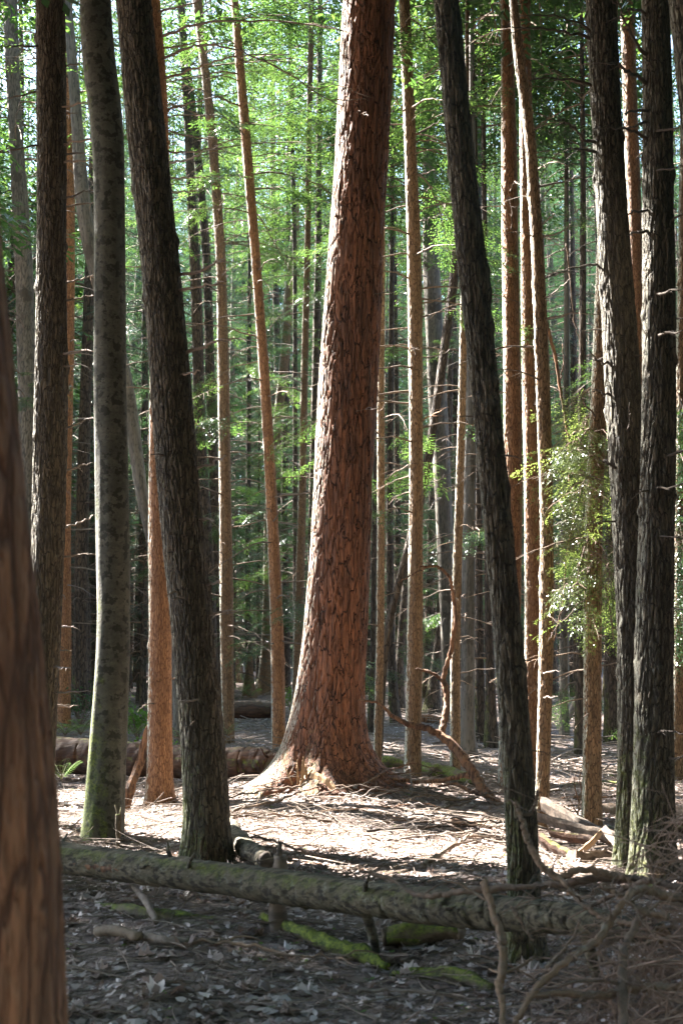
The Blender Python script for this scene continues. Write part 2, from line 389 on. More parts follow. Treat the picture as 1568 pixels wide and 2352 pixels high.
LIT = []        # points the sun reaches through gaps in the canopy
def lit_keep(P, rad_=0.42):
    if not LIT or not len(P): return np.ones(len(P), bool)
    A = np.array(LIT); keep = np.ones(len(P), bool)
    for c in range(0, len(P), 2000):
        D = P[c:c + 2000, None, :] - A[None]
        t = D @ S; perp = np.linalg.norm(D - t[..., None] * S, axis=-1)
        keep[c:c + 2000] = ~((perp < rad_) & (t > 0.25)).any(1)
    return keep

def limb_pts(p0, az, L, rise, droop, r, n=7, wig=0.05):
    s = np.linspace(0, 1, n); bend = r.normal(0, 0.25)
    a = az + bend * s
    dx = np.cumsum(np.cos(a)) / n * L; dy = np.cumsum(np.sin(a)) / n * L
    P = np.stack([dx - dx[0], dy - dy[0], L * (rise * s - droop * s * s)], -1) + np.asarray(p0)
    P[1:] += r.normal(0, wig * L / n, (n - 1, 3))
    return P

def dead_limb(mb, p0, az, L, r0, r, m=0, ntw=7, nt=3, droop=None, rise=None, n=8):
    rise = r.uniform(-0.05, 0.3) if rise is None else rise
    droop = r.uniform(0.15, 0.45) if droop is None else droop
    P = limb_pts(p0, az, L, rise, droop, r, n)
    tube(mb, P, np.linspace(r0, r0 * 0.22, len(P)), nt + 1, m, cap=False)
    for _ in range(ntw):
        k = r.uniform(0.25, 0.98) * (len(P) - 1); i = int(k); q = P[i] + (P[min(i + 1, len(P) - 1)] - P[i]) * (k - i)
        l = L * r.uniform(0.12, 0.38) * (1.15 - k / len(P)); a = az + r.choice((-1, 1)) * r.uniform(0.5, 1.1)
        Q = limb_pts(q, a, l, r.uniform(-0.3, 0.25), r.uniform(0, 0.4), r, 4, 0.1)
        tube(mb, Q, np.linspace(r0 * 0.33, r0 * 0.12, 4), 3, m, cap=False)
    return P

def crown(mb, base, h0, h1, R, nb, r, tpls, spray=0.55, nsp=13, wood=1, leaf=0, cull=False, wr=0.016, topR=0.25, az_rng=None, xy=None):
    PP, YY, PI_, SZ = [], [], [], []
    for b in range(nb):
        f = (b + r.random()) / nb; z = h0 + (h1 - h0) * f
        L = R * (1 - (1 - topR) * f ** 1.4) * r.uniform(0.6, 1.1)
        az = b * 2.39996 + r.normal(0, 0.3)
        off = np.zeros(2) if xy is None else xy(z)
        p0 = np.array((base[0] + off[0], base[1] + off[1], z))
        P = limb_pts(p0, az, L, r.uniform(-0.05, 0.3), r.uniform(0.25, 0.6), r, 7)
        tube(mb, P, np.linspace(wr, wr * 0.3, 7), 4, wood, cap=False)
        n = max(4, int(nsp * L / R))
        t = np.linspace(0.22, 1, n) * (len(P) - 1.001); i = t.astype(int); q = P[i] + (P[i + 1] - P[i]) * (t - i)[:, None]
        sg = np.where(np.arange(n) % 2, 1, -1) * r.uniform(0.5, 1.1, n); sg[-1] = 0
        PP.append(q); YY.append(az + sg); PI_.append(r.normal(0.18, 0.16, n)); SZ.append(spray * (1.15 - 0.45 * t / len(P)) * r.uniform(0.7, 1.25, n))
    P = np.concatenate(PP); Y = np.concatenate(YY); I = np.concatenate(PI_); Z = np.concatenate(SZ)
    if cull:
        k = lit_keep(P + 0.5 * Z[:, None] * np.stack([np.cos(Y), np.sin(Y), -0.3 + 0 * Y], -1), cull); P, Y, I, Z = P[k], Y[k], I[k], Z[k]
    place_sprays(mb, P, Y, I, Z, tpls, leaf, int(r.integers(1e6)))

# ------------------------------------------------------------------ trunks
STYLE = {  # cell width, cell height, depth, crack softness
    'plated': (0.058, 0.30, 0.015, 0.17), 'grey': (0.034, 0.19, 0.008, 0.32), 'rust': (0.024, 0.10, 0.0045, 0.3),
    'brown': (0.024, 0.11, 0.0045, 0.3), 'beech': (0.2, 0.2, 0.0, 0.01), 'pale': (0.09, 0.6, 0.004, 0.2), 'far': (0.05, 0.2, 0.004, 0.3)}
def trunk_mesh(d, pts, style, top, base, flare=0.25, fl_h=0.25, lobes=0.25, seed=0, dz=None, knots=0, taper=True, depth_lean=0.0):
    """pts: (y, x_left, x_right) in the frame from top to base. Returns MB, centre-line function, radius function"""
    pts = sorted(pts, key=lambda p: -p[0])
    C = np.array([at((a + b) / 2, y, d) for y, a, b in pts]); R = np.array([rad(b - a, y, d) for y, a, b in pts])
    z = C[:, 2]; zmax = z[-1]
    zz = np.linspace(z[0], zmax, 200)
    xs = np.interp(zz, z, C[:, 0]); rs = np.interp(zz, z, R)
    kx = np.ones(21) / 21
    xs = np.convolve(np.pad(xs, 10, mode='reflect', reflect_type='odd'), kx, 'valid'); rs = np.convolve(np.pad(rs, 10, mode='edge'), kx, 'valid')
    slope = (xs[-1] - xs[-60]) / (zz[-1] - zz[-60]); sl0 = (xs[20] - xs[0]) / (zz[20] - zz[0])
    bend = rg.normal(0, 0.012)
    def xf(h):
        h = np.asarray(h, float); x = np.interp(h, zz, xs)
        x = np.where(h > zmax, xs[-1] + slope * (1 - np.exp(-np.clip(h - zmax, 0, 99) / 6)) * 6, x)
        return np.where(h < zz[0], xs[0] + sl0 * (h - zz[0]) * 0.5, x)
    def yf(h):
        h = np.asarray(h, float)
        return d + depth_lean * (h - base[2]) + 0.05 * np.sin(h * 0.6 + seed) * np.clip(h / 3, 0, 1)
    def rf(h):
        h = np.asarray(h, float); r_ = np.interp(h, zz, rs)
        return np.where(h > zmax, np.maximum(0.012, rs[-1] * (1 - np.clip((h - zmax) / max(top - zmax, 0.1), 0, 1) ** 1.2)), r_)
    cw, ch, dep, soft = STYLE[style]
    pxm = d / F * 2.3
    Rm = float(np.mean(R)); n = int(np.clip(2 * math.pi * Rm / (0.8 * pxm), 20, 190)); n = max(n, 20)
    if dz is None: dz = max(1.25 * pxm, 0.011)
    hv = np.arange(base[2] - 0.25, zmax + 0.4, dz)
    hu = np.arange(hv[-1] + 0.2, top, 0.3) if top > hv[-1] + 0.3 else np.zeros(0)
    H = np.concatenate([hv, hu]); k = len(H)
    a = np.linspace(0, 2 * math.pi, n, endpoint=False) + math.pi / 2
    A, HH = np.meshgrid(a, H)
    nu = max(5, int(round(2 * math.pi * Rm / cw)))
    uu = (A - math.pi / 2) / (2 * math.pi) * nu
    ca, sa = np.cos(A) * 2, np.sin(A) * 2
    wv = (vn(ca * 2.2 + 50, HH * 4 + sa * 2.2, seed) - 0.5)
    wv2 = (vn(ca * 5 + 90, HH * 11 + sa * 5, seed + 5) - 0.5)
    e, cid = cells(uu + wv * 1.1 + wv2 * 0.5, HH / ch + wv2 * 0.7 + (vn(ca * 3 + 7, HH * 2 + sa, seed + 9) - 0.5) * 1.5, nu, seed)
    crack = np.clip(e / soft, 0, 1); crack = crack * crack * (3 - 2 * crack)
    if dep == 0: crack[:] = 1
    rr = rf(H)[:, None] * (1 + 0.05 * (vn(ca * 1.1 + 20, HH * 1.3 + sa * 1.1, seed + 2) - 0.5) * 2)
    g0 = base[2]
    fl = flare * np.exp(-np.clip(HH - g0, -0.1, 9) / fl_h)
    rr = rr * (1 + fl * (1 + lobes * 2 * (vn(ca * 1.3 + 40, sa * 1.3 + 40, seed + 3) - 0.3) * 2))
    rr = rr + dep * (crack - 0.6) * (0.6 + 0.8 * cid) + dep * 0.5 * wv2
    rk = np.random.default_rng(seed + 11)
    for _ in range(knots):
        ka, kh, ks = rk.uniform(0, 2 * math.pi), rk.uniform(g0 + 0.5, zmax), rk.uniform(0.02, 0.035)
        da = np.angle(np.exp(1j * (A - ka))) * Rm
        gg = np.exp(-(da ** 2 + ((HH - kh) * 0.7) ** 2) / ks ** 2)
        rr = rr + 0.018 * gg * (Rm / 0.15) ** 0.5; crack = crack * (1 - 0.8 * np.exp(-(da ** 2 + (HH - kh) ** 2) / (ks * 0.4) ** 2))
    V = np.stack([xf(H)[:, None] + rr * np.cos(A), yf(H)[:, None] + rr * np.sin(A), HH], -1).reshape(-1, 3)
    i = np.arange(k - 1)[:, None] * n; j = np.arange(n)[None]; j2 = (j + 1) % n
    m = MB(); m.add(V, np.stack([i + j, i + j2, i + n + j2, i + n + j], -1).reshape(-1, 4), None, 0, (crack * (0.75 + 0.25 * cid)).ravel())
    tube_top = np.array([[xf(H[-1]), yf(H[-1]), H[-1]], [xf(H[-1]), yf(H[-1]), H[-1] + 0.05]], float)
    tube(m, tube_top, [float(rr[-1].mean()), 0.005], 6, 0)
    return m, xf, yf, rf, zmax

TREES = {}
def tree(key, name, label, style, pts, yb=None, d=None, top=17, crown_h=None, crown_R=2.6, moss=None, mat=None, group=None, **kw):
    yl, xa, xb = max(pts); xc = (xa + xb) / 2
    if d is None:
        g = ground_at(xc, yb); d = float(g[1])
    xg = at(xc, yl, d)[0]
    base = np.array((xg, d, float(gz(xg, d))))
    m, xf, yf, rf, zmax = trunk_mesh(d, pts, style, top, base, seed=zlib.crc32(key.encode()) % 997, **kw)
    root = thing(name, base, label, 'tree', group)
    m.build('trunk', M[mat or style], root)
    TREES[key] = dict(root=root, d=d, xf=xf, yf=yf, rf=rf, zmax=zmax, base=base, top=top, ch=crown_h, cR=crown_R)
    return root

# ------------------------------------------------------------------ the trees one can tell apart
HW = dict(flare=0.3, fl_h=0.22)
tree('main', 'pine_tree', 'massive leaning trunk with reddish plated bark and flared root base on the sunlit mound', 'plated',
     [(0, 790, 908), (295, 774, 893), (589, 755, 877), (885, 736, 863), (1179, 717, 850), (1474, 697, 839), (1620, 680, 832), (1730, 662, 824), (1830, 655, 830)],
     d=13.7, top=24, crown_h=11, crown_R=3.6, flare=0.42, fl_h=0.24, lobes=0.6)
tree('blur', 'hemlock_tree', 'blurred brown trunk close to the camera, cropped by the left edge', 'rust',
     [(0, -310, -20), (520, -280, 0), (950, -250, 48), (1500, -200, 100), (1900, -170, 134), (2352, -155, 152)], d=3.1, top=16, crown_h=8, mat='umber', knots=4)
tree('dark2', 'hemlock_tree', 'straight dark furrowed trunk second from the left edge with short broken stubs', 'grey',
     [(0, 83, 150), (295, 83, 151), (589, 82, 151), (885, 78, 152), (1179, 76, 150), (1474, 66, 138), (1769, 50, 123), (1900, 42, 118)], d=11.6, top=18, crown_h=8.5, knots=30, **HW)
tree('beech', 'beech_tree', 'smooth grey blotched trunk with a crook near the top and moss on its left side', 'beech',
     [(0, 188, 257), (120, 187, 262), (295, 213, 287), (450, 217, 288), (589, 217, 287), (885, 216, 290), (1179, 219, 295), (1474, 222, 297), (1620, 212, 293), (1769, 203, 287), (1925, 192, 282)],
     yb=1930, top=17, crown_h=9, flare=0.1, fl_h=0.25)
tree('dark4', 'hemlock_tree', 'thick dark furrowed trunk leaning left, standing just behind the fallen log', 'grey',
     [(0, 265, 346), (295, 290, 378), (589, 324, 410), (885, 348, 438), (1179, 370, 461), (1474, 398, 495), (1769, 422, 524), (1982, 425, 528)], yb=1990, top=18, crown_h=8.5, knots=36, flare=0.22, fl_h=0.16, lobes=0.5)
tree('rust5', 'hemlock_tree', 'orange brown trunk lit from below, beside the thick dark leaning one on the left', 'rust',
     [(0, 325, 367), (200, 342, 384), (589, 352, 398), (885, 344, 396), (1179, 342, 392), (1474, 343, 393), (1650, 340, 395), (1842, 337, 397)], yb=1848, top=17, crown_h=9, knots=24, flare=0.25, fl_h=0.14, lobes=0.5)
tree('thin2b', 'hemlock_tree', 'thin orange trunk just right of the straight dark trunk at far left', 'rust',
     [(0, 150, 168), (295, 151, 173), (589, 150, 172), (885, 147, 168), (1179, 141, 163), (1474, 135, 165), (1650, 131, 162)], d=24, top=19, crown_h=11, knots=14, flare=0.15)
tree('pale0', 'hemlock_tree', 'pale grey trunk in the blue shade behind the far left trunks', 'grey',
     [(0, 8, 40), (295, 20, 50), (589, 33, 74), (885, 42, 82), (1179, 48, 86), (1720, 60, 100)], d=23, top=20, crown_h=9.5, knots=30, mat='pale', flare=0.2)
tree('t7', 'hemlock_tree', 'slim tan trunk leaning left with white sunlit edge, left of the massive one', 'brown',
     [(0, 530, 548), (295, 552, 574), (589, 577, 598), (885, 597, 620), (1179, 612, 638), (1474, 622, 653), (1718, 625, 655)], yb=1720, top=18, crown_h=12, knots=24, mat='rust', flare=0.12)
tree('t8', 'hemlock_tree', 'very slim straight trunk close to the left side of the massive one', 'brown',
     [(0, 709, 722), (295, 704, 716), (589, 698, 713), (885, 690, 706), (1179, 684, 703), (1474, 673, 695), (1650, 668, 692)], d=25, top=17, crown_h=13, knots=20, flare=0.12)
tree('t9', 'hemlock_tree', 'slim straight brown trunk with mossy lit left side, behind the dark leaning trunk', 'brown',
     [(0, 442, 464), (150, 460, 478), (295, 475, 497), (589, 497, 519), (885, 501, 528), (1179, 505, 532), (1474, 505, 537), (1709, 514, 538)], yb=1711, top=18, crown_h=12, knots=24, flare=0.12)
tree('t10', 'hemlock_tree', 'straight brown trunk with mossy foot standing right of the massive one', 'brown',
     [(0, 916, 941), (295, 928, 954), (589, 935, 967), (885, 938, 970), (1179, 939, 970), (1474, 935, 970), (1769, 930, 965)], yb=1788, top=18, crown_h=11, knots=26, moss=1, flare=0.2)
tree('t11', 'hemlock_tree', 'pole thin mossy trunk between the massive trunk and the mossy footed brown one', 'brown',
     [(0, 868, 880), (589, 869, 884), (885, 866, 882), (1179, 866, 884), (1474, 864, 882), (1769, 857, 875)], yb=1782, top=13, crown_h=10, knots=8, flare=0.15)
tree('t12', 'dead_tree', 'leaning brown trunk crossing behind the mossy footed one', 'far',
     [(500, 1044, 1066), (640, 1032, 1054), (885, 999, 1020), (1100, 965, 986), (1280, 922, 942), (1404, 888, 906), (1530, 871, 888), (1680, 862, 880)], d=18.6, top=9.5, mat='far', flare=0.1)
tree('t13', 'dead_tree', 'pale weathered grey dead trunk with dark vertical streaks', 'pale',
     [(200, 973, 996), (589, 970, 1008), (885, 982, 1025), (1179, 1000, 1038), (1474, 1012, 1046), (1660, 1018, 1052)], d=28, top=15, flare=0.3)
tree('t14', 'beech_tree', 'smooth grey trunk with spreading mossy foot, left of the long dark leaning trunk', 'pale',
     [(700, 1072, 1092), (1000, 1068, 1094), (1179, 1062, 1091), (1474, 1058, 1088), (1660, 1058, 1088), (1740, 1055, 1090)], yb=1742, top=14, crown_h=10, flare=0.5, fl_h=0.25)
tree('t15', 'hemlock_tree', 'thin rough brown trunk standing in front of the smooth grey one', 'brown',
     [(700, 1056, 1072), (885, 1053, 1070), (1179, 1044, 1064), (1474, 1034, 1056), (1780, 1034, 1056)], yb=1784, top=12, crown_h=9, knots=10, flare=0.15)
tree('dark16', 'hemlock_tree', 'long dark trunk leaning left across the middle right, its foot in front of all others', 'grey',
     [(0, 999, 1056), (295, 1024, 1084), (589, 1051, 1116), (885, 1084, 1144), (1179, 1108, 1173), (1474, 1136, 1199), (1769, 1154, 1224), (2045, 1168, 1239), (2205, 1167, 1247)], yb=2215, top=13, crown_h=7.5, knots=26, flare=0.22, fl_h=0.14, lobes=0.5)
tree('t17', 'hemlock_tree', 'bright orange straight trunk with broad sunlit left side, right of the long dark leaning one', 'rust',
     [(0, 1150, 1174), (295, 1151, 1186), (589, 1152, 1190), (885, 1154, 1194), (1179, 1156, 1197), (1474, 1150, 1194), (1769, 1145, 1188), (1850, 1144, 1188)], d=14.8, top=17, crown_h=9, knots=16, flare=0.1)
tree('t18', 'hemlock_tree', 'orange brown trunk with glaring white edge, half behind the thin wavy one', 'rust',
     [(0, 1190, 1213), (295, 1192, 1222), (589, 1196, 1229), (885, 1200, 1234), (1179, 1204, 1241), (1474, 1205, 1243), (1790, 1200, 1240)], yb=1800, top=16, crown_h=10, knots=16, flare=0.15)
tree('t19', 'hemlock_tree', 'thin wavy trunk with glaring white left edge, reaching down to the split wood', 'brown',
     [(0, 1168, 1185), (150, 1177, 1203), (295, 1203, 1227), (420, 1210, 1236), (589, 1220, 1249), (885, 1231, 1264), (1179, 1243, 1271), (1474, 1239, 1271), (1769, 1231, 1262), (1900, 1228, 1258)], yb=1905, top=13, crown_h=8.5, knots=14, flare=0.1)
tree('t20', 'hemlock_tree', 'rough brown trunk with sunlit left flank behind the bright green sprays', 'brown',
     [(700, 1365, 1400), (885, 1358, 1396), (1179, 1344, 1384), (1474, 1341, 1381), (1769, 1338, 1379), (1907, 1335, 1380)], yb=1910, top=15, crown_h=8.5, knots=14, flare=0.12)
tree('dark21', 'hemlock_tree', 'broad dark trunk second from the right edge, its foot hidden behind its darker neighbour', 'grey',
     [(0, 1344, 1410), (295, 1356, 1424), (589, 1370, 1442), (885, 1386, 1466), (1179, 1404, 1482), (1474, 1418, 1490), (1769, 1418, 1488), (2000, 1414, 1486)], yb=2004, top=17, crown_h=8.2, knots=24, **HW)
tree('rim21b', 'hemlock_tree', 'white edged brown trunk in the gap between the two broad dark right trunks', 'rust',
     [(0, 1424, 1457), (295, 1432, 1464), (589, 1440, 1474), (885, 1446, 1480), (1179, 1450, 1484), (1740, 1452, 1490)], d=18, top=18, crown_h=11, knots=16, flare=0.1)
tree('dark22', 'hemlock_tree', 'broad dark upright trunk nearest the right edge', 'grey',
     [(0, 1478, 1540), (295, 1480, 1548), (589, 1478, 1550), (885, 1476, 1549), (1179, 1468, 1546), (1474, 1457, 1544), (1769, 1452, 1544), (2017, 1450, 1546)], yb=2022, top=17, crown_h=8.2, knots=34, flare=0.2, fl_h=0.16, lobes=0.5)
tree('dark23', 'hemlock_tree', 'black leaning trunk cutting the top right corner', 'grey',
     [(0, 1532, 1620), (150, 1545, 1634), (400, 1572, 1662), (1000, 1630, 1725), (1800, 1690, 1790)], d=8.2, top=15, crown_h=8, knots=10)
tree('edge24', 'hemlock_tree', 'reddish shaded trunk cropped by the right edge, behind its broad dark neighbour', 'brown',
     [(500, 1556, 1584), (1300, 1546, 1578), (1800, 1541, 1578)], d=16, top=14, crown_h=9, knots=8)
tree('grey25', 'dead_tree', 'bare pale leaning trunk showing behind the smooth blotched one', 'pale',
     [(-40, 140, 160), (150, 156, 180), (340, 168, 196), (500, 176, 212), (640, 206, 240), (850, 270, 303), (1040, 296, 328), (1179, 318, 343), (1430, 388, 410), (1640, 398, 420)], d=22, top=13.5, flare=0.2)
tree('a', 'hemlock_tree', 'thin dark pole tree between the very slim trunk and the massive one', 'far', [(0, 729, 741), (589, 723, 738), (1179, 708, 725), (1600, 700, 716)], d=30, top=20, crown_h=13, flare=0.15)
tree('b', 'hemlock_tree', 'thin dark pole tree left of the very slim straight trunk', 'far', [(200, 664, 674), (589, 672, 682), (1179, 672, 684), (1620, 674, 688)], d=33, top=19, crown_h=13, flare=0.15)
tree('c', 'dead_tree', 'yellowish barked leaning trunk with a dark flared mossy foot far behind the slim tan one', 'far', [(560, 664, 686), (850, 640, 662), (1179, 606, 624), (1350, 604, 622), (1500, 600, 625), (1590, 592, 630)], d=40, top=15, mat='brown', flare=0.5, fl_h=0.5)
tree('dd', 'hemlock_tree', 'dark distant trunk just right of the slim tan one', 'far', [(700, 652, 667), (1179, 645, 661), (1590, 648, 668)], d=41, top=22, crown_h=12, flare=0.25)
tree('e', 'hemlock_tree', 'thin black trunk rising over a broken stump in the dark gap', 'far', [(900, 566, 577), (1300, 563, 575), (1580, 563, 578)], d=38, top=19, crown_h=12, flare=0.2)
tree('g', 'hemlock_tree', 'dark trunk deep in shade, first to the right of the thick dark leaning one', 'far', [(100, 412, 430), (300, 424, 442), (700, 440, 466), (1000, 447, 472), (1300, 465, 492), (1660, 478, 506)], d=27, top=20, crown_h=12, flare=0.15)
tree('h', 'hemlock_tree', 'dark trunk deep in shade touching the slim mossy lit brown one', 'far', [(100, 415, 432), (300, 440, 458), (590, 465, 485), (885, 473, 495), (1179, 485, 505), (1620, 494, 516)], d=30, top=20, crown_h=12, flare=0.15)
tree('i', 'hemlock_tree', 'thin black leaning trunk right beside the massive trunk, low down', 'far', [(900, 862, 874), (1179, 854, 866), (1500, 850, 862), (1700, 842, 858)], d=24, top=13, crown_h=9, flare=0.2)
tree('j', 'hemlock_tree', 'dark curved trunk behind the pole thin mossy one', 'far', [(900, 890, 904), (1179, 886, 902), (1474, 888, 906), (1600, 892, 914), (1655, 896, 922)], d=27, top=16, crown_h=10, flare=0.2)
tree('k', 'dead_tree', 'short black leaning trunk between the mossy footed trunk and the dark curved one', 'far', [(1130, 944, 954), (1330, 925, 938), (1430, 914, 934), (1530, 907, 926), (1625, 906, 930)], d=31, top=7.0, flare=0.2)
tree('l', 'hemlock_tree', 'dark mossy trunk with wide flaring foot in front of the pale weathered dead one', 'far', [(1250, 1010, 1028), (1450, 1000, 1017), (1550, 986, 1010), (1630, 974, 1008)], d=33, top=16, crown_h=10, flare=0.4, fl_h=0.4)
tree('n', 'hemlock_tree', 'black rough trunk right of the smooth grey one with spreading foot', 'far', [(800, 1088, 1102), (1400, 1090, 1108), (1550, 1090, 1112), (1700, 1086, 1116)], d=21.5, top=15, crown_h=9.5, flare=0.2)
tree('n2', 'hemlock_tree', 'black rough trunk partly behind the lower half of the long dark leaning one', 'far', [(900, 1108, 1124), (1440, 1112, 1130), (1560, 1114, 1136), (1712, 1112, 1144)], d=20.8, top=15, crown_h=9.5, flare=0.2)
tree('o', 'beech_tree', 'small smooth grey trunk below the bright green sprays', 'pale', [(850, 1292, 1306), (1400, 1284, 1304), (1683, 1284, 1306)], d=22.5, top=14, crown_h=9, flare=0.25)
tree('p', 'hemlock_tree', 'black trunk just left of the rough brown one with sunlit flank', 'far', [(900, 1328, 1345), (1400, 1324, 1345), (1730, 1318, 1344)], d=19.7, top=15, crown_h=9, flare=0.15)
tree('q', 'hemlock_tree', 'dark reddish trunk in the shade left of the two broad dark right trunks', 'far', [(900, 1396, 1418), (1400, 1391, 1418), (1695, 1385, 1420)], d=21.5, top=17, crown_h=10, flare=0.15)
tree('r', 'hemlock_tree', 'pale grey trunk at the top, left of the bright orange one', 'far', [(0, 1097, 1122), (150, 1094, 1118), (300, 1090, 1112), (500, 1088, 1106), (1100, 1086, 1104), (1650, 1078, 1100)], d=29, top=19, crown_h=13, mat='pale', flare=0.15)
def snag(label, pts, d, h_mat='far'):
    tp = min(p[0] for p in pts); zt = at(0, tp, d)[2]
    yl, xa, xb = max(pts); xg = at((xa + xb) / 2, yl, d)[0]; base = np.array((xg, d, float(gz(xg, d))))
    m, xf, yf, rf, zm = trunk_mesh(d, pts, 'far', zt, base, seed=int(pts[0][1]))
    root = thing('snag', base, label, 'snag'); m.build('trunk', M[h_mat], root)
    s = MB(); r = np.random.default_rng(int(pts[0][1]))
    for k in range(9):
        a = k * 0.7; R_ = float(rf(zm)) * 0.75
        p = np.array((xf(zm) + R_ * math.cos(a), yf(zm) + R_ * math.sin(a), zm - 0.05)); tube(s, [p, p + (0, 0, r.uniform(0.08, 0.4))], [R_ * 0.35, 0.006], 4)
    s.build('splinters', M['split'], root)
snag('dark broken snag with jagged top in the left background', [(1360, 188, 207), (1450, 187, 208), (1560, 185, 210)], 30)
snag('narrow broken snag left of a wider dark snag in the left background', [(1362, 173, 183), (1450, 173, 184), (1560, 172, 185)], 29)
snag('short broken stump with tall splinters in the dark gap far back', [(1508, 566, 580), (1550, 562, 582), (1600, 558, 586)], 37, 'brown')

# ------------------------------------------------------------------ dead branches on those trees
def branch(key, path, r0=0.012, d_end=None, mat='deadwood', twigs=3, seed=None, leaves=0):
    T = TREES[key]; d0 = T['d']; r = np.random.default_rng(seed if seed is not None else int(sum(p[0] * 3 + p[1] for p in path)) % 99991)
    d1 = d0 + r.uniform(-0.8, 0.8) if d_end is None else d_end
    n = len(path); P = [at(x, y, d0 + (d1 - d0) * (i / max(1, n - 1))) for i, (x, y) in enumerate(path)]
    z0 = P[0][2]; P[0] = np.array((float(T['xf'](z0)) + 0.5 * float(T['rf'](z0)) * np.sign(P[1][0] - P[0][0]), float(T['yf'](z0)), z0))
    Q = smooth_path(P, max(8, 6 * (n - 1))); Q[1:-1] += r.normal(0, 0.006, (len(Q) - 2, 3))
    mb = MB(); tube(mb, Q, np.linspace(r0, r0 * 0.3, len(Q)), 6, 0, rough=0.2)
    L = np.linalg.norm(Q[-1] - Q[0]); SP = []
    for _ in range(twigs):
        k = int(r.uniform(0.35, 0.97) * (len(Q) - 1)); a = math.atan2(Q[-1][1] - Q[0][1], Q[-1][0] - Q[0][0]) + r.choice((-1, 1)) * r.uniform(0.4, 1.1)
        tw = limb_pts(Q[k], a, L * r.uniform(0.12, 0.3), r.uniform(-0.2, 0.3), r.uniform(0, 0.4), r, 6, 0.12)
        tube(mb, tw, np.linspace(r0 * 0.42, r0 * 0.14, 6), 4, 0); SP.append((tw[-1], a)); SP.append((tw[3], a + 0.5))
    mats = [M[mat]]
    if leaves:
        pos = [Q[int(t)] for t in np.linspace(len(Q) * 0.35, len(Q) - 1, leaves)] + [s[0] for s in SP]
        az = math.atan2(Q[-1][1] - Q[0][1], Q[-1][0] - Q[0][0]); yaw = np.array([az + r.normal(0, 0.7) for _ in range(leaves)] + [s[1] for s in SP])
        place_sprays(mb, np.array(pos), yaw, r.normal(0.25, 0.2, len(pos)), r.uniform(0.3, 0.55, len(pos)), TPL_M, 1, 3); mats.append(M['needle'])
    return mb.build('bough' if leaves else 'branch', mats, T['root'])

def auto(key, y0, y1, n, L=(0.5, 1.6), r0=0.009, mat='deadwood', side=None, seed=1, ntw=4, leaf=0.0):
    T = TREES[key]; r = np.random.default_rng(seed + zlib.crc32(key.encode()) % 1000)
    for k in range(n):
        y = y0 + (y1 - y0) * (k + r.random()) / n; z = at(784, y, T['d'])[2]
        az = r.uniform(0, 2 * math.pi) if side is None else (0 if side > 0 else math.pi) + r.normal(0, 0.6)
        rt = float(T['rf'](z)) * 0.6
        p = np.array((float(T['xf'](z)) + rt * math.cos(az), float(T['yf'](z)) + rt * math.sin(az), z))
        mb = MB(); l = r.uniform(*L); Q = dead_limb(mb, p, az, l, r0 * (0.6 + 0.4 * l / L[1]) * r.uniform(0.8, 1.2), r, 0, ntw if l > 0.35 else 1, 4)
        mats = [M[mat]]
        if r.random() < leaf and l > 0.7:
            ns = int(9 * l); f = r.uniform(0.35, 1, ns) * (len(Q) - 1.001); i = f.astype(int); q = Q[i] + (Q[i + 1] - Q[i]) * (f - i)[:, None]
            place_sprays(mb, q, az + r.choice((-1, 1), ns) * r.uniform(0.1, 1.0, ns), r.normal(0.25, 0.2, ns), r.uniform(0.35, 0.62, ns), TPL_F, 1, k); mats.append(M['needle'])
        mb.build('branch' if len(mats) == 1 else 'bough', mats, T['root'], smooth=len(mats) == 1)

# long arcs sweeping right from the tree behind the thick dark leaning trunk
for p, r0, de in [([(368, 30), (420, 12), (480, -5), (560, -30)], .013, 12.5), ([(370, 90), (440, 60), (520, 47), (660, 52), (790, 72)], .016, 12.5),
              ([(372, 118), (440, 100), (470, 94), (540, 100)], .010, 13), ([(374, 142), (430, 112), (480, 103), (560, 120), (660, 168), (730, 215), (790, 245)], .015, 12.2),
              ([(378, 188), (440, 160), (500, 140), (560, 128), (665, 126)], .014, 12.8), ([(380, 258), (430, 240), (480, 225), (550, 212)], .012, 13.2),
              ([(388, 300), (430, 312), (480, 318), (560, 322)], .009, 14), ([(392, 352), (430, 350), (480, 340), (550, 316)], .012, 13.2), ([(384, 378), (430, 366), (470, 348), (510, 332)], .014, 12.6),
              ([(396, 412), (440, 410), (490, 404), (520, 410)], .009, 14.5), ([(398, 445), (430, 440), (475, 432)], .011, 13)]:
    branch('rust5', p, r0, de, 'greywood' if p[0][1] == 378 else 'deadwood', 4)
for p in [[(428, 640), (470, 618), (500, 600), (520, 592)], [(432, 670), (470, 655), (520, 648)], [(440, 815), (470, 795), (490, 785), (530, 780)], [(440, 862), (460, 852)]]: branch('dark4', p, .013, 9.2, 'deadwood', 2)
for p in [[(455, 1078), (475, 1070), (500, 1056), (520, 1048)], [(490, 1414), (510, 1404), (555, 1400)], [(465, 1190), (480, 1194), (492, 1196)], [(480, 1345), (496, 1338), (505, 1332)], [(400, 1374), (392, 1376)], [(433, 1602), (424, 1612)]]: branch('dark4', p, .012, 9.5, 'greywood', 1)
auto('dark4', 250, 1700, 10, (0.06, 0.2), 0.009, seed=3, ntw=0)
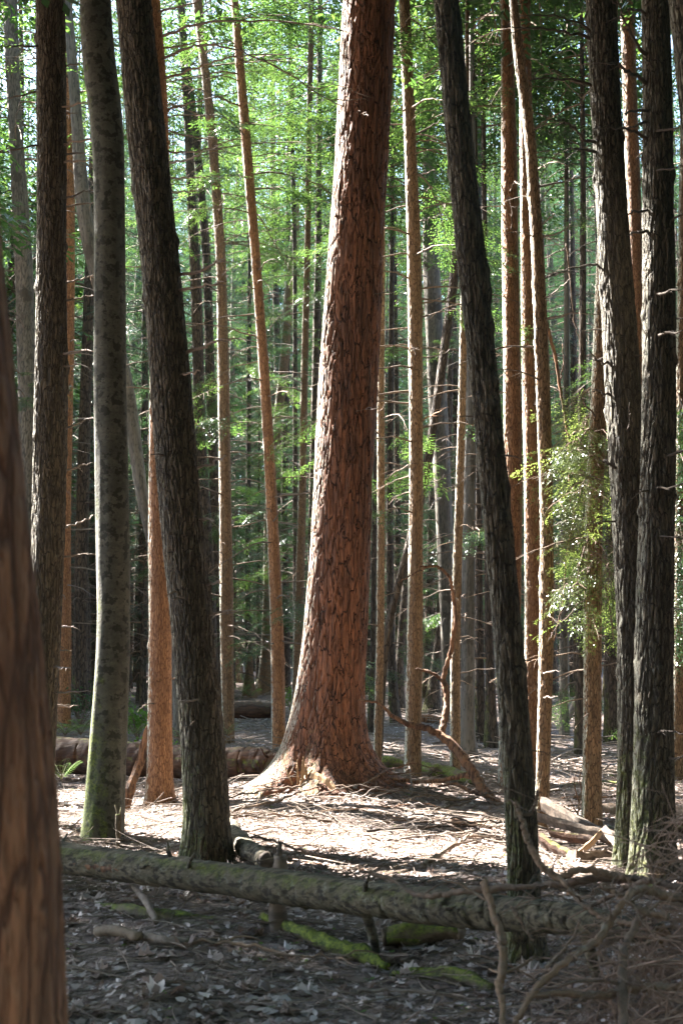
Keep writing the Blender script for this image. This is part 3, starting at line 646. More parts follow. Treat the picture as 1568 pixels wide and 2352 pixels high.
for p in [[(150, 160), (165, 150), (190, 145)], [(150, 245), (190, 235), (215, 230)], [(151, 330), (190, 322), (216, 318)], [(152, 355), (180, 352), (216, 350)], [(151, 372), (195, 368), (218, 376)], [(152, 460), (190, 440), (216, 436)], [(152, 475), (200, 468), (216, 466)],
          [(150, 650), (190, 640), (214, 632)], [(150, 690), (190, 682), (212, 677)], [(150, 812), (185, 805), (212, 806)], [(150, 842), (178, 836)], [(150, 990), (185, 970), (214, 958)], [(150, 1088), (190, 1068), (216, 1064)], [(150, 1216), (170, 1205), (200, 1192), (218, 1182)], [(148, 1284), (170, 1276), (220, 1274)], [(140, 1440), (170, 1438)], [(138, 1494), (166, 1494)], [(136, 1534), (164, 1535)], [(130, 1598), (160, 1590), (208, 1588)], [(128, 1622), (180, 1620)],
          [(84, 105), (30, 106), (-20, 110)], [(85, 205), (40, 222), (-10, 232)], [(84, 330), (40, 345), (-10, 352)]]: branch('dark2', p, .011, 11 + (p[0][1] % 7) * 0.2, 'deadwood' if p[0][1] < 900 else 'greywood', 2)
auto('dark2', 150, 1500, 10, (0.05, 0.22), 0.009, seed=5, ntw=0)
# left-going arcs of the two broad dark right trunks
for k, p, r0 in [('dark21', [(1352, 95), (1310, 75), (1240, 68), (1150, 60)], .015), ('dark21', [(1350, 88), (1320, 50), (1270, 36), (1200, 38)], .012), ('dark21', [(1360, 205), (1320, 185), (1270, 178), (1215, 186)], .014),
             ('dark21', [(1366, 340), (1345, 320), (1310, 290), (1280, 268)], .016), ('dark21', [(1362, 355), (1330, 345), (1300, 340)], .014), ('dark21', [(1380, 618), (1360, 610), (1310, 618), (1250, 635)], .012), ('dark21', [(1392, 840), (1370, 828), (1352, 806)], .013), ('dark21', [(1400, 912), (1385, 902), (1368, 893)], .013),
             ('dark21', [(1408, 1080), (1395, 1065), (1375, 1052)], .015), ('dark21', [(1424, 1018), (1440, 990), (1446, 970), (1445, 925)], .009), ('dark21', [(1412, 1198), (1370, 1200), (1362, 1200)], .008),
             ('dark22', [(1480, 190), (1450, 170), (1420, 150), (1395, 145)], .018), ('dark22', [(1482, 130), (1455, 90), (1430, 40), (1410, -10)], .018), ('dark22', [(1480, 316), (1440, 298), (1400, 294), (1360, 296)], .013), ('dark22', [(1478, 245), (1450, 258), (1430, 262)], .013), ('dark22', [(1478, 272), (1455, 290), (1425, 296)], .012),
             ('dark22', [(1480, 480), (1455, 485), (1420, 500)], .012), ('dark22', [(1548, 300), (1575, 290)], .013), ('dark22', [(1550, 390), (1575, 380)], .012), ('dark22', [(1546, 680), (1575, 660)], .015), ('dark22', [(1545, 770), (1575, 755)], .015), ('dark22', [(1545, 1050), (1560, 1040), (1590, 1010)], .014), ('dark22', [(1545, 1125), (1575, 1110)], .012),
             ('dark22', [(1545, 1235), (1580, 1232)], .010), ('dark22', [(1543, 1398), (1580, 1396)], .011), ('dark22', [(1544, 1680), (1580, 1684)], .012), ('dark22', [(1544, 1742), (1580, 1736)], .013), ('dark22', [(1474, 525), (1455, 535), (1440, 540)], .014), ('dark22', [(1460, 20), (1440, 26), (1400, 60)], .012)]:
    branch(k, p, r0 * 0.85, TREES[k]['d'] - 0.4, 'twigdark', 0 if p[0][1] in (1018, 1198) else 3)
auto('dark21', 100, 1700, 12, (0.08, 0.35), 0.008, 'twigdark', seed=2, ntw=1); auto('dark22', 100, 1800, 12, (0.08, 0.35), 0.008, 'twigdark', seed=2, ntw=1)
auto('dark16', 30, 1900, 10, (0.06, 0.25), 0.007, 'twigdark', seed=2, ntw=1)
for k, p, r0, m in [('t18', [(1215, 930), (1230, 920), (1240, 880), (1250, 868)], .008, 'greywood'), ('t17', [(1190, 1050), (1172, 1040), (1160, 1045)], .006, 'greywood'), ('t17', [(1178, 1075), (1165, 1080), (1195, 1085), (1205, 1060)], .005, 'greywood'), ('t17', [(1190, 1240), (1180, 1250)], .006, 'greywood'),
                ('t19', [(1262, 640), (1300, 625), (1345, 615)], .009, 'greywood'), ('t19', [(1262, 430), (1300, 416), (1320, 402)], .012, 'greywood'), ('t19', [(1266, 690), (1290, 655), (1310, 640)], .007, 'greywood'), ('t19', [(1260, 545), (1290, 530), (1310, 515)], .009, 'greywood'), ('t19', [(1248, 520), (1262, 500), (1275, 490)], .009, 'greywood'),
                ('t19', [(1268, 1475), (1250, 1490), (1262, 1518)], .008, 'greywood'), ('t19', [(1266, 1545), (1288, 1540)], .007, 'greywood'), ('t19', [(1264, 1600), (1280, 1600)], .007, 'greywood'), ('t19', [(1268, 1360), (1290, 1350)], .008, 'greywood'), ('t19', [(1270, 1210), (1305, 1195), (1350, 1190)], .006, 'greywood'),
                ('t10', [(935, 262), (900, 220), (885, 212)], .007, 'deadwood'), ('t10', [(964, 405), (985, 395), (1000, 390)], .010, 'greywood'), ('t10', [(966, 512), (990, 500), (1015, 492)], .010, 'greywood'), ('t10', [(968, 700), (1000, 690), (1030, 665)], .009, 'deadwood'), ('t10', [(968, 825), (1010, 815), (1045, 800)], .010, 'greywood'), ('t10', [(968, 970), (1000, 950), (1030, 935)], .010, 'redwood'), ('t10', [(966, 325), (990, 322), (1015, 330)], .011, 'deadwood'), ('t10', [(964, 312), (1000, 285), (1020, 260)], .013, 'deadwood'),
                ('main', [(790, 246), (810, 258), (838, 262), (846, 268)], .008, 'deadwood'), ('main', [(862, 676), (890, 672), (912, 674)], .008, 'greywood'), ('main', [(860, 940), (868, 938)], .007, 'greywood'),
                ('t20', [(1345, 1190), (1330, 1175), (1310, 1170)], .007, 'greywood'), ('t20', [(1350, 1025), (1330, 1030), (1300, 1040)], .007, 'greywood')]:
    branch(k, p, r0, None, m, 2)
for k, a, b, n, L in [('rust5', 600, 1700, 14, (.08, .6)), ('thin2b', 0, 1500, 26, (.5, 2.2)), ('pale0', 0, 1000, 22, (.5, 2.2)), ('t7', 0, 1500, 34, (.3, 1.8)), ('t8', 0, 1500, 34, (.4, 1.9)), ('t9', 0, 1500, 34, (.4, 2.0)), ('t10', 0, 1200, 22, (.3, 1.5)),
                   ('t11', 300, 1500, 14, (.2, .9)), ('t13', 200, 1500, 20, (.4, 1.7)), ('t15', 700, 1600, 16, (.2, 1.0)), ('t17', 0, 1200, 14, (.15, 1.0)), ('t18', 0, 1400, 14, (.2, 1.0)), ('t19', 0, 1500, 10, (.15, .8)), ('t20', 800, 1700, 12, (.2, .9)),
                   ('rim21b', 0, 1300, 14, (.4, 1.4)), ('a', 0, 1400, 24, (.5, 2.2)), ('b', 200, 1400, 24, (.5, 2.0)), ('g', 100, 1400, 28, (.6, 2.2)), ('h', 100, 1400, 28, (.6, 2.2)), ('dd', 800, 1500, 14, (.5, 2)), ('n', 900, 1600, 14, (.4, 1.4)), ('n2', 900, 1600, 12, (.4, 1.4)), ('r', 0, 1500, 24, (.6, 2.2)), ('p', 900, 1600, 12, (.4, 1.4)), ('q', 900, 1600, 14, (.4, 1.6)), ('i', 900, 1600, 10, (.3, 1.2)), ('j', 900, 1600, 14, (.4, 1.4)), ('e', 900, 1550, 14, (.5, 1.6)), ('l', 1250, 1550, 6, (.3, 1)), ('edge24', 900, 1700, 10, (.3, 1.0)), ('t14', 700, 1500, 12, (.3, 1.4))]:
    lf = 0.0 if k in ('rust5', 't11', 't13', 't15', 't17', 't18', 't19', 't20', 'n', 'n2') else 0.5
    if k in ('t9', 'thin2b', 'pale0', 't7'): lf = 0.2
    auto(k, a, b, int(n * (1.7 if L[1] > 1.3 else 1.2)), (L[0], L[1] * 1.2), 0.009 if L[1] < 1.3 else 0.0135, 'greywood' if k in ('t13', 'pale0', 'thin2b', 't8', 'b', 'h', 'r') else 'deadwood', ntw=6, leaf=lf)
# live sprays low on the slim trees
for k, p in [('t7', [(560, 20), (590, 25), (540, 50), (500, 62)]), ('t7', [(575, 285), (610, 275), (650, 262), (690, 258)]), ('t7', [(570, 295), (540, 288), (510, 285)]), ('t7', [(580, 380), (620, 372), (660, 366), (690, 372)]), ('t7', [(590, 410), (550, 405), (515, 402), (490, 408)]), ('t7', [(590, 440), (640, 430), (660, 440)]),
             ('t7', [(552, 40), (590, 30), (640, 35)]), ('t8', [(712, 60), (750, 50), (790, 66)]), ('t8', [(710, 300), (740, 310), (765, 330)]), ('t10', [(935, 120), (900, 110), (880, 130)]), ('t10', [(930, 60), (900, 80), (890, 100)])]:
    branch(k, p, .008, TREES[k]['d'] - 0.6, 'deadwood', 4, leaves=12)

# ------------------------------------------------------------------ where the sun gets through
LITPOLY = [(100, 1850), (330, 1845), (530, 1845), (570, 1815), (640, 1840), (780, 1880), (1000, 1925), (1230, 1945), (1330, 1960), (1240, 2012), (900, 2012), (600, 1985), (440, 1935), (300, 1895), (100, 1880)]
def inpoly(x, y, poly):
    c = False; n = len(poly)
    for i in range(n):
        (x1, y1), (x2, y2) = poly[i], poly[(i + 1) % n]
        if (y1 > y) != (y2 > y) and x < (x2 - x1) * (y - y1) / (y2 - y1) + x1: c = not c
    return c
for yy in range(1800, 2012, 12):
    for xx in range(110, 1330, 32):
        if inpoly(xx, yy, LITPOLY): LIT.append(ground_at(xx, yy))
for yy in (1612, 1640, 1668, 1700):
    for xx in (545, 580, 610, 640, 665): LIT.append(ground_at(xx, yy))
for x, y in [(310, 1610), (330, 1640), (318, 1600)]: LIT.append(ground_at(x, y))
def lit_rim(key, y0, y1, step=36):
    T = TREES[key]
    for y in range(y0, y1, step):
        z = at(784, y, T['d'])[2]; r_ = float(T['rf'](z)); LIT.append(np.array((float(T['xf'](z)) - 0.8 * r_, float(T['yf'](z)) + 0.5 * r_, z)))
for k, a, b in [('main', 20, 1800), ('t17', 500, 1400), ('t18', 300, 1750), ('t19', 0, 560), ('t19', 1150, 1850), ('t20', 850, 1550), ('rim21b', 100, 1000), ('t7', 60, 800), ('t10', 200, 700), ('t9', 800, 1500), ('dark21', 440, 760), ('beech', 1560, 1760), ('thin2b', 200, 600), ('rust5', 700, 1000)]: lit_rim(k, a, b)
for x in range(1280, 1400, 40):
    for y in range(1010, 1400, 50): LIT.append(at(x, y, 11.8))
LIT = [np.asarray(p) for p in LIT]

# ------------------------------------------------------------------ crowns
rc = np.random.default_rng(11)
for k, T in TREES.items():
    if not T['ch']: continue
    far = T['d'] > 19
    mb = MB(); b = T['base']
    h0 = max(T['ch'], 0.475 * T['d'] + 2.2 if not far else T['ch']) if T['d'] < 17 else T['ch']
    h1 = max(T['top'], h0 + 3.5)
    off = lambda z, T=T, b=b: np.array((float(T['xf'](z)) - b[0], float(T['yf'](z)) - b[1]))
    crown(mb, b, h0, min(h1, T['top'] - 0.1) if T['top'] - 0.1 > h0 + 1 else h0 + 2, (3.3 if k in ('rust5', 'dark2', 'dark4', 'beech') else T['cR']) if not far else 2.3, (110 if k in ('rust5', 'dark2', 'dark4', 'beech') else 62), rc, TPL_M if far else TPL_C, 0.65, 12, cull=0.6, xy=off)
    mb.build('crown', [M['needle'], M['deadwood']], T['root'], smooth=False)

def tree_from(me_trunk, me_crown, name, loc, rz, sc, label, group, mats=None):
    o = thing(name, loc, label, 'tree', group); o.rotation_euler = (0, 0, rz); o.scale = (sc, sc, sc)
    for nm, me in (('trunk', me_trunk), ('crown', me_crown)):
        c = bpy.data.objects.new(nm, me); COL.objects.link(c); c.parent = o
    return o

# trees added left of the frame so their high crowns shade the ground
for n_, (x, y, h0, h1, R_) in enumerate([(-4.2, 6.5, 6.5, 15, 2.7), (-5.2, 10.2, 7, 17, 2.8), (-7.3, 8.6, 7, 17, 2.9), (-7.4, 12.6, 8, 18, 2.9), (-9.8, 11.0, 8, 19, 3.0), (-10.2, 15.2, 8, 19, 3.0), (-5.6, 3.6, 6.5, 15, 2.7), (-6.4, 18.2, 8, 18, 2.6), (-8.6, 5.2, 8, 18, 3.0), (-12.5, 13.5, 9, 20, 3), (-9.5, 19.5, 9, 20, 2.8), (-13, 19, 9, 21, 3), (-7.4, 22.5, 9, 20, 2.6), (-7.6, 25.6, 5, 19, 2.9), (-10.2, 24.4, 6, 19, 3), (-9.2, 28.6, 5, 19, 3), (-12.6, 26, 6, 19, 3), (-11.6, 30.4, 5, 20, 3), (-14, 22.6, 8, 20, 3), (-15.2, 28, 6, 20, 3), (-7.4, 31.5, 5, 20, 3), (-14.5, 32.5, 6, 21, 3)]):
    base = np.array((x, y, float(gz(x, y)))); root = thing('hemlock_tree', base, 'hemlock added beyond the left edge for the shade of its high crown', 'tree', 'hemlocks added for shade')
    t = MB(); zz = np.linspace(-0.2, h1 - base[2], 16); tube(t, np.stack([x + 0.1 * np.sin(zz * .5 + n_), y + 0 * zz, base[2] + zz], -1), np.linspace(0.16, 0.02, 16), 12, rough=0.05)
    t.build('trunk', M['far'], root)
    c = MB(); crown(c, base, h0, h1 - 0.2, R_, 84, rc, TPL_C, 0.8, 14, cull=0.66); c.build('crown', [M['needle'], M['deadwood']], root, smooth=False)

# ------------------------------------------------------------------ the forest behind
def proto(seed, H, h0, R, nb, tpls, spray, nsp, ndead, r0, lean=0.2):
    r = np.random.default_rng(seed); t = MB(); zz = np.linspace(-0.4, H, 30)
    ph = r.uniform(0, 6); bx = lean * np.sin(zz * 0.22 + ph) - lean * math.sin(ph)
    rr = r0 * (1 - (np.clip(zz, 0, H) / H) ** 1.1 * 0.92) * (1 + 0.5 * np.exp(-np.clip(zz, 0, 9) / 0.3))
    tube(t, np.stack([bx, 0 * zz, zz], -1), rr, 10, rough=0.06, seed=seed)
    c = MB(); f = lambda z: np.array((float(np.interp(z, zz, bx)), 0.0))
    crown(c, np.zeros(3), h0, H - 0.2, R, nb, r, tpls, spray, nsp, xy=f, wr=0.018)
    for k in range(ndead):
        z = r.uniform(1.2, h0 + (H - h0) * 0.4); az = r.uniform(0, 6.3); p = np.array((float(np.interp(z, zz, bx)), 0, z))
        dead_limb(c, p, az, r.uniform(0.7, 2.3), 0.014, r, 1, 5, 3, n=6)
    return t.mesh('trunk', [M['far']]), c.mesh('crown', [M['needle_far'], M['deadwood']], smooth=False)
P_TALL = [proto(100 + s, 24 + s, 4.5 + 1.2 * (s % 3), 3.3, 60, TPL_F, 0.62, 17, 60, 0.12 + 0.015 * s) for s in range(4)]
P_LOW = [proto(200 + s, 17 + s, 2.0 + 0.6 * s, 3.1, 62, TPL_F, 0.6, 16, 26, 0.08) for s in range(3)]
P_SHADE = [proto(400 + s, 18 + 1.5 * s, 2.4 + s, 3.4, 105, TPL_C, 0.95, 15, 6, 0.13) for s in range(3)]  # dense crowns for the added, unseen trees that block light
P_SAP = [proto(300 + s, 5.5 + s, 0.5, 1.7, 46, TPL_F, 0.45, 10, 3, 0.04) for s in range(3)]
rb = np.random.default_rng(21)
taken = [(T['base'][0], T['base'][1]) for T in TREES.values()]
def free(x, y, dm): return all((x - a) ** 2 + (y - b) ** 2 > dm * dm for a, b in taken)
def scatter(n, y0, y1, dm, protos, name, label, group, s0, s1, xlim=None):
    k = 0; tries = 0
    while k < n and tries < 6000:
        tries += 1; y = math.sqrt(rb.uniform(y0 * y0, y1 * y1)); w = 0.245 * y + 1.5; x = rb.uniform(-w, w)
        if xlim and not (xlim[0] * y < x < xlim[1] * y): continue
        if not free(x, y, dm): continue
        if x < -1 and y < 27 and len(protos[0]) and name == 'hemlock_tree': pass
        taken.append((x, y)); me = protos[rb.integers(len(protos))]
        tree_from(me[0], me[1], name, (x, y, float(gz(x, y))), rb.uniform(0, 6.28), rb.uniform(s0, s1), label, group); k += 1
scatter(22, 29, 46, 2.2, P_TALL, 'hemlock_tree', 'tall dark hemlock with bare lower limbs in the forest behind the nearer trunks', 'tall hemlocks behind', 0.85, 1.15)
scatter(34, 29, 50, 1.7, P_LOW, 'hemlock_tree', 'younger hemlock with low green boughs in the forest behind the nearer trunks', 'young hemlocks behind', 0.8, 1.2)
scatter(46, 46, 72, 2.0, P_TALL + P_LOW, 'hemlock_tree', 'green hemlock far back in the forest', 'hemlocks far back', 0.95, 1.3)
scatter(30, 34, 55, 1.3, P_SAP, 'hemlock_sapling', 'small hemlock sapling filling the dark understory far back', 'saplings far back', 0.7, 1.3)

# unseen trees added to the right and behind to cut the sky light
spots = []; ro = np.random.default_rng(31); tries = 0
while len(spots) < 66 and tries < 9000:
    tries += 1; x, y = ro.uniform(-20, 20), ro.uniform(-18, 27)
    if abs(x) < 0.245 * max(y, 0) + 3.4 and y > -3.4: continue
    if x < 0 and y > 2.5: continue
    if math.hypot(x, y - 4) < 7.5: continue
    if any((x - a) ** 2 + (y - b) ** 2 < 5.3 for a, b in spots + taken[:45]): continue
    spots.append((x, y)); me = P_SHADE[ro.integers(3)]
    tree_from(me[0], me[1], 'hemlock_tree', (x, y, float(gz(x, y))), ro.uniform(0, 6.28), ro.uniform(.85, 1.15), 'unseen hemlock added beyond the frame on the camera side to block sky light', 'unseen hemlocks added round the camera')
k = 0
tries = 0
while k < 80 and tries < 4000:  # unseen trees added at far left to shade the background
    tries += 1
    y = ro.uniform(25, 62); x = -0.27 * y - 2.5 - ro.uniform(0, 26)
    q_ = (y - 13) / 0.61
    if 0.93 * q_ < 27 and x > -6 - 0.79 / 0.61 * (y - 13): continue
    if any((x - a) ** 2 + (y - b) ** 2 < 6.5 for a, b in spots): continue
    spots.append((x, y)); k += 1; me = P_SHADE[ro.integers(3)]
    tree_from(me[0], me[1], 'hemlock_tree', (x, y, float(gz(x, y))), ro.uniform(0, 6.28), ro.uniform(.9, 1.1), 'unseen hemlock added beyond the left edge to shade the deep forest', 'unseen hemlocks added deep beyond the left edge')
# the wood beyond, one mass
mb = MB(); rm = np.random.default_rng(5)
PP, YY, SZ = [], [], []
for k in range(250):
    y = rm.uniform(72, 116); x = rm.uniform(-1, 1) * (0.25 * y + 6); g = float(gz(x, y)); H = rm.uniform(24, 36)
    tube(mb, [(x, y, g - 0.3), (x + rm.normal(0, .3), y, g + H)], [0.22, 0.05], 5, 1)
    n = 300; z = rm.uniform(0.03, 1, n); R_ = 3.6 * (1 - 0.75 * z ** 1.5); a = rm.uniform(0, 6.28, n); q = np.sqrt(rm.uniform(0.05, 1, n)) * R_
    PP.append(np.stack([x + q * np.cos(a), y + q * np.sin(a), g + z * H - 0.15 * q], -1)); YY.append(a); SZ.append(rm.uniform(1.0, 2.0, n))
P_ = np.concatenate(PP); place_sprays(mb, P_, np.concatenate(YY), rm.normal(0.3, 0.2, len(P_)), np.concatenate(SZ), TPL_M, 0, 1)
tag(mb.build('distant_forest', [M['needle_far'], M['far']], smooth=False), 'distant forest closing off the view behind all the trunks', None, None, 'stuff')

# ------------------------------------------------------------------ fallen logs, branches and sticks
def lie(path, lift=0.0):
    out = []
    for p in path:
        q = ground_at(p[0], p[1]); q[2] += lift + (p[2] if len(p) > 2 else 0); out.append(q)
    return out
def log(name, label, cat, P, rads, mat, n=20, rough=0.12, seed=1, group=None, ends='heart', dense=None, stubs=0):
    P = np.asarray(P, float); L = np.sum(np.linalg.norm(np.diff(P, axis=0), axis=1)); k = dense or int(np.clip(L / 0.03, 12, 200))
    Q = smooth_path(P, k); R = np.interp(np.linspace(0, 1, k), np.linspace(0, 1, len(rads)), rads); r = np.random.default_rng(seed)
    Q[1:-1] += r.normal(0, 0.002, (k - 2, 3))
    mb = MB(); tube(mb, Q, R, n, 0, rough=rough, seed=seed)
    root = thing(name, P[0], label, cat, group); mb.build('trunk' if cat == 'log' else 'stem', M[mat], root)
    for e, s_ in ((0, 1), (-1, -1)):
        if R[e] > 0.03:
            d = Q[e] - Q[e + s_ * 2]; d /= np.linalg.norm(d); c = MB(); tube(c, [Q[e] + d * 0.002, Q[e] + d * 0.02], [R[e] * 0.93, R[e] * 0.7], n, 0, rough=0.2, seed=3); c.build('broken_end', M[ends], root)
    for _ in range(stubs):
        i = int(r.uniform(0.1, 0.9) * k); az = r.uniform(0, 6.28); d = np.array((math.cos(az) * .5, math.sin(az), r.uniform(-.3, .8))); d /= np.linalg.norm(d)
        c = MB(); l = r.uniform(0.06, 0.2); tube(c, [Q[i] + d * R[i] * .6, Q[i] + d * (R[i] + l * .5), Q[i] + d * (R[i] + l) + (0.02, 0, 0.01)], [0.014, 0.011, 0.005], 6); c.build('stub', M[mat], root)
    return root, Q, R

# the long log across the foreground, propped above the ground
d_ = lambda x: 8.3 - (x - 135) / 1175 * 2.2
LP = [at(x, y, d_(x)) for x, y in [(-260, 1905), (0, 1938), (135, 1968), (330, 1994), (560, 2025), (784, 2056), (1000, 2082), (1180, 2100), (1330, 2114), (1520, 2150)]]
LR = [rad(w, 2000, d_(x)) for w, x in [(66, -260), (68, 135), (72, 330), (76, 560), (80, 784), (80, 1000), (74, 1330), (50, 1520)]]
lg, Q, R = log('fallen_log', 'long dark lichen covered log lying across the whole foreground', 'log', LP, LR, 'logbark', 36, 0.08, 4, dense=260, stubs=9)
for i in (8, 150, 232):
    c = MB(); g_ = Q[i].copy(); g_[2] = gz(g_[0], g_[1]) - 0.05; tube(c, smooth_path([Q[i], (Q[i] + g_) / 2 + (0.05, 0.04, 0), g_ + (0.08, 0.05, 0)], 8), np.linspace(0.03, 0.018, 8), 8, rough=0.2); c.build('limb', M['logbark'], lg)
c = MB()
for i in range(62, 84):
    a = 4.35; p = Q[i] + (0, -R[i] * 1.0, -R[i] * 0.12)
tube(c, [Q[i] + (0, -R[i] * 0.82, -R[i] * 0.1) for i in range(64, 84)], [0.003] + [0.028] * 18 + [0.003], 8, rough=0.3); c.build('bare_patch', M['redwood'], lg)
log('rotten_log', 'thick reddish rotten log lying behind the left trunks, moss along its top', 'log', [at(x, y, d) for x, y, d in [(60, 1730, 16.4), (200, 1738, 16.2), (330, 1745, 16), (480, 1752, 15.8), (600, 1752, 15.6), (660, 1758, 15.5)]], [.2, .2, .19, .17, .16, .13], 'rot', 40, 0.09, 6, ends='redwood', dense=150, stubs=3)

# the big curved dead limb right of the massive trunk
def limbs(name, label, cat, specs, mat, group=None):
    first = specs[0][0][0]; root = thing(name, first, label, cat, group); r = np.random.default_rng(len(label))
    for P, ra, rb_ in specs:
        k = max(10, 7 * len(P)); Q = smooth_path(P, k); Q[1:-1] += r.normal(0, 0.004, (k - 2, 3)); mb = MB(); tube(mb, Q, np.linspace(ra, rb_, k), 9, 0, rough=0.25, seed=int(ra * 1e4))
        mb.build('limb', M[mat], root)
    return root
A = lambda pts, d0, d1=None: [at(x, y, d0 + ((d1 or d0) - d0) * i / (len(pts) - 1)) for i, (x, y) in enumerate(pts)]
limbs('dead_limb', 'big curved bare limb rising in an S shape right of the massive trunk', 'fallen branch', [
    (A([(1140, 1850), (1112, 1815), (1075, 1760), (1040, 1715), (1012, 1688)], 12.9, 13.4), .052, .04),
    (A([(1012, 1688), (975, 1672), (935, 1662), (900, 1642), (868, 1616), (825, 1608)], 13.4, 13.3), .034, .009),
    (A([(1012, 1692), (1018, 1660), (1025, 1620), (1024, 1580), (1015, 1560)], 13.4, 13.6), .032, .026),
    (A([(1015, 1562), (990, 1545), (970, 1540), (955, 1536)], 13.6), .018, .009),
    (A([(1018, 1570), (1028, 1520), (1038, 1480), (1045, 1420), (1040, 1370), (1032, 1330), (1010, 1305), (985, 1301), (962, 1302)], 13.6, 13.2), .026, .009),
    (A([(985, 1301), (960, 1312), (935, 1326), (913, 1338)], 13.3), .009, .005),
    (A([(1088, 1782), (1060, 1782), (1012, 1792), (960, 1796), (900, 1790), (836, 1782)], 13.1, 13.5), .028, .012),
    (A([(1125, 1828), (1085, 1820), (1045, 1800), (1008, 1806)], 12.9, 13.2), .02, .01)], 'redwood')

# stakes, slabs and splinters
sr = np.random.default_rng(8)
def stake(name, label, x, y0, y1, w, mat, top=(0, 0), jag=3):
    b = ground_at(x, y1); d = b[1]; r0 = rad(w, y1, d); P = [b - (0, 0, 0.08), b + (0, 0, 0.15), at(x + top[0], y0, d)]
    root = thing(name, b, label, 'stake'); mb = MB(); tube(mb, smooth_path(P, 24), np.linspace(r0 * 1.05, r0 * 0.95, 24), 12, rough=0.25, seed=int(x)); mb.build('post', M[mat], root)
    for k in range(jag):
        q = P[-1] + np.array((sr.uniform(-.8, .8) * r0, sr.uniform(-.5, .5) * r0, -0.05)); c = MB(); tube(c, [q, q + (0, 0, sr.uniform(0.05, 0.09)), q + (sr.normal(0, .01), 0, sr.uniform(0.10, 0.14))], [r0 * .4, r0 * .3, .003], 5, rough=0.2); c.build('splinter', M[mat], root)
stake('broken_stake', 'broken upright stake with jagged top behind the foreground log', 640, 1965, 2140, 36, 'split', (6, 0), 4)
stake('mossy_stake', 'thin mossy stake standing at the foot of the smooth grey trunk', 272, 1870, 1950, 13, 'mossy', (1, 0), 2)
def slab(name, label, P, w, t, mat, cat='wood', seed=1):
    P = np.asarray(P, float); r = np.random.default_rng(seed); Q = smooth_path(P, 18); mb = MB()
    T = Q[-1] - Q[0]; T /= np.linalg.norm(T); side = np.cross(T, (0, 1, 0.2)); side /= np.linalg.norm(side); up = np.cross(side, T)
    V = []
    for i, q in enumerate(Q):
        f = i / 17; ww = w * (0.65 + 0.5 * vn(f * 6, 0.5, seed)) * (1 - 0.85 * max(0, f - 0.8) / 0.2); tt = t * (0.7 + 0.6 * vn(f * 7, 3.5, seed))
        for a, b_ in ((-1, -.5), (-.5, .45), (0, .6), (.6, .4), (1, -.4), (0.3, -.6)): V.append(q + side * (ww * a * .5 + r.normal(0, .003)) + up * (tt * b_))
    n = 6; k = 18; i = np.arange(k - 1)[:, None] * n; j = np.arange(n)[None]; j2 = (j + 1) % n
    mb.add(V, np.stack([i + j, i + j2, i + n + j2, i + n + j], -1).reshape(-1, 4), [(0, 2, 1), (0, 3, 2), (0, 4, 3), (0, 5, 4), (102, 103, 104), (102, 104, 105), (102, 105, 106), (102, 106, 107)])
    return tag(mb.build(name, M[mat], origin=P[0], smooth=False), label, cat)
b_ = ground_at(282, 1868); slab('rotten_slab', 'tall splintered rotten slab leaning between the smooth grey and orange trunks', [b_ - (0, 0, .05), at(300, 1810, b_[1] + .1), at(325, 1745, b_[1] + .25), at(337, 1700, b_[1] + .3), at(345, 1655, b_[1] + .3)], .11, .05, 'redwood')
b_ = at(716, 1778, 13.1); slab('bark_slab', 'pale weathered bark slab lying against the foot of the massive trunk', [b_, at(745, 1790, 13.0), at(776, 1815, 12.9)], .07, .03, 'heart', seed=4)
for k, (x0, y0, x1, y1, w) in enumerate([(672, 1802, 655, 1762, .02), (684, 1800, 682, 1745, .022), (694, 1805, 697, 1738, .035), (705, 1800, 702, 1750, .025)]):
    slab('splinter', ['short pale splinter leaning left at the foot of the massive trunk', 'thin pale splinter beside the tallest one at the massive trunk', 'tallest pale splinter standing at the foot of the massive trunk', 'pale splinter right of the tallest at the foot of the massive trunk'][k], [at(x0, y0, 13.22), at((x0 + x1) / 2, (y0 + y1) / 2, 13.22), at(x1, y1, 13.26)], w, .015, 'heart', 'splinter', k)
# the heap of split wood on the right
C8 = lambda x, y: (784 + x / 2, 1762 + y / 2)
for k, (a, b, d0, d1, w, mt, lb) in enumerate([((1050, 425), (1340, 440), 9.7, 9.9, .2, 'split', 'thickest grey split log at the bottom of the heap on the right'),
      ((930, 165), (1345, 370), 11.6, 10.4, .12, 'split', 'long grey split plank sloping down from the wavy trunk to the heap'),
      ((900, 225), (1330, 330), 11.2, 10.2, .09, 'split', 'long narrow split plank lying under the sloping one'),
      ((910, 320), (1080, 420), 10.6, 9.9, .11, 'rot', 'dark half rotten plank at the left end of the heap'),
      ((1075, 405), (1210, 275), 9.8, 10.2, .05, 'heart', 'short tan stick propped up across the heap'),
      ((1205, 280), (1335, 440), 9.9, 9.5, .05, 'greywood', 'thin pale stick sloping down the right end of the heap'),
      ((1110, 395), (1260, 378), 9.8, 9.8, .05, 'greywood', 'short weathered stick lying flat on the thickest split log'),
      ((1200, 300), (1345, 345), 10.6, 10.2, .12, 'split', 'broad split board at the back of the heap'),
      ((960, 300), (1160, 330), 10.9, 10.4, .08, 'rot', 'brown splintered board in the middle of the heap')]):
    p0, p1 = at(*C8(*a), d0), at(*C8(*b), d1); mid = (p0 + p1) / 2 + (0, 0, -.01); slab('split_board' if w > .06 else 'stick', lb, [p0, mid, p1], w, w * .45, mt, 'split wood' if w > .06 else 'stick', k + 20)

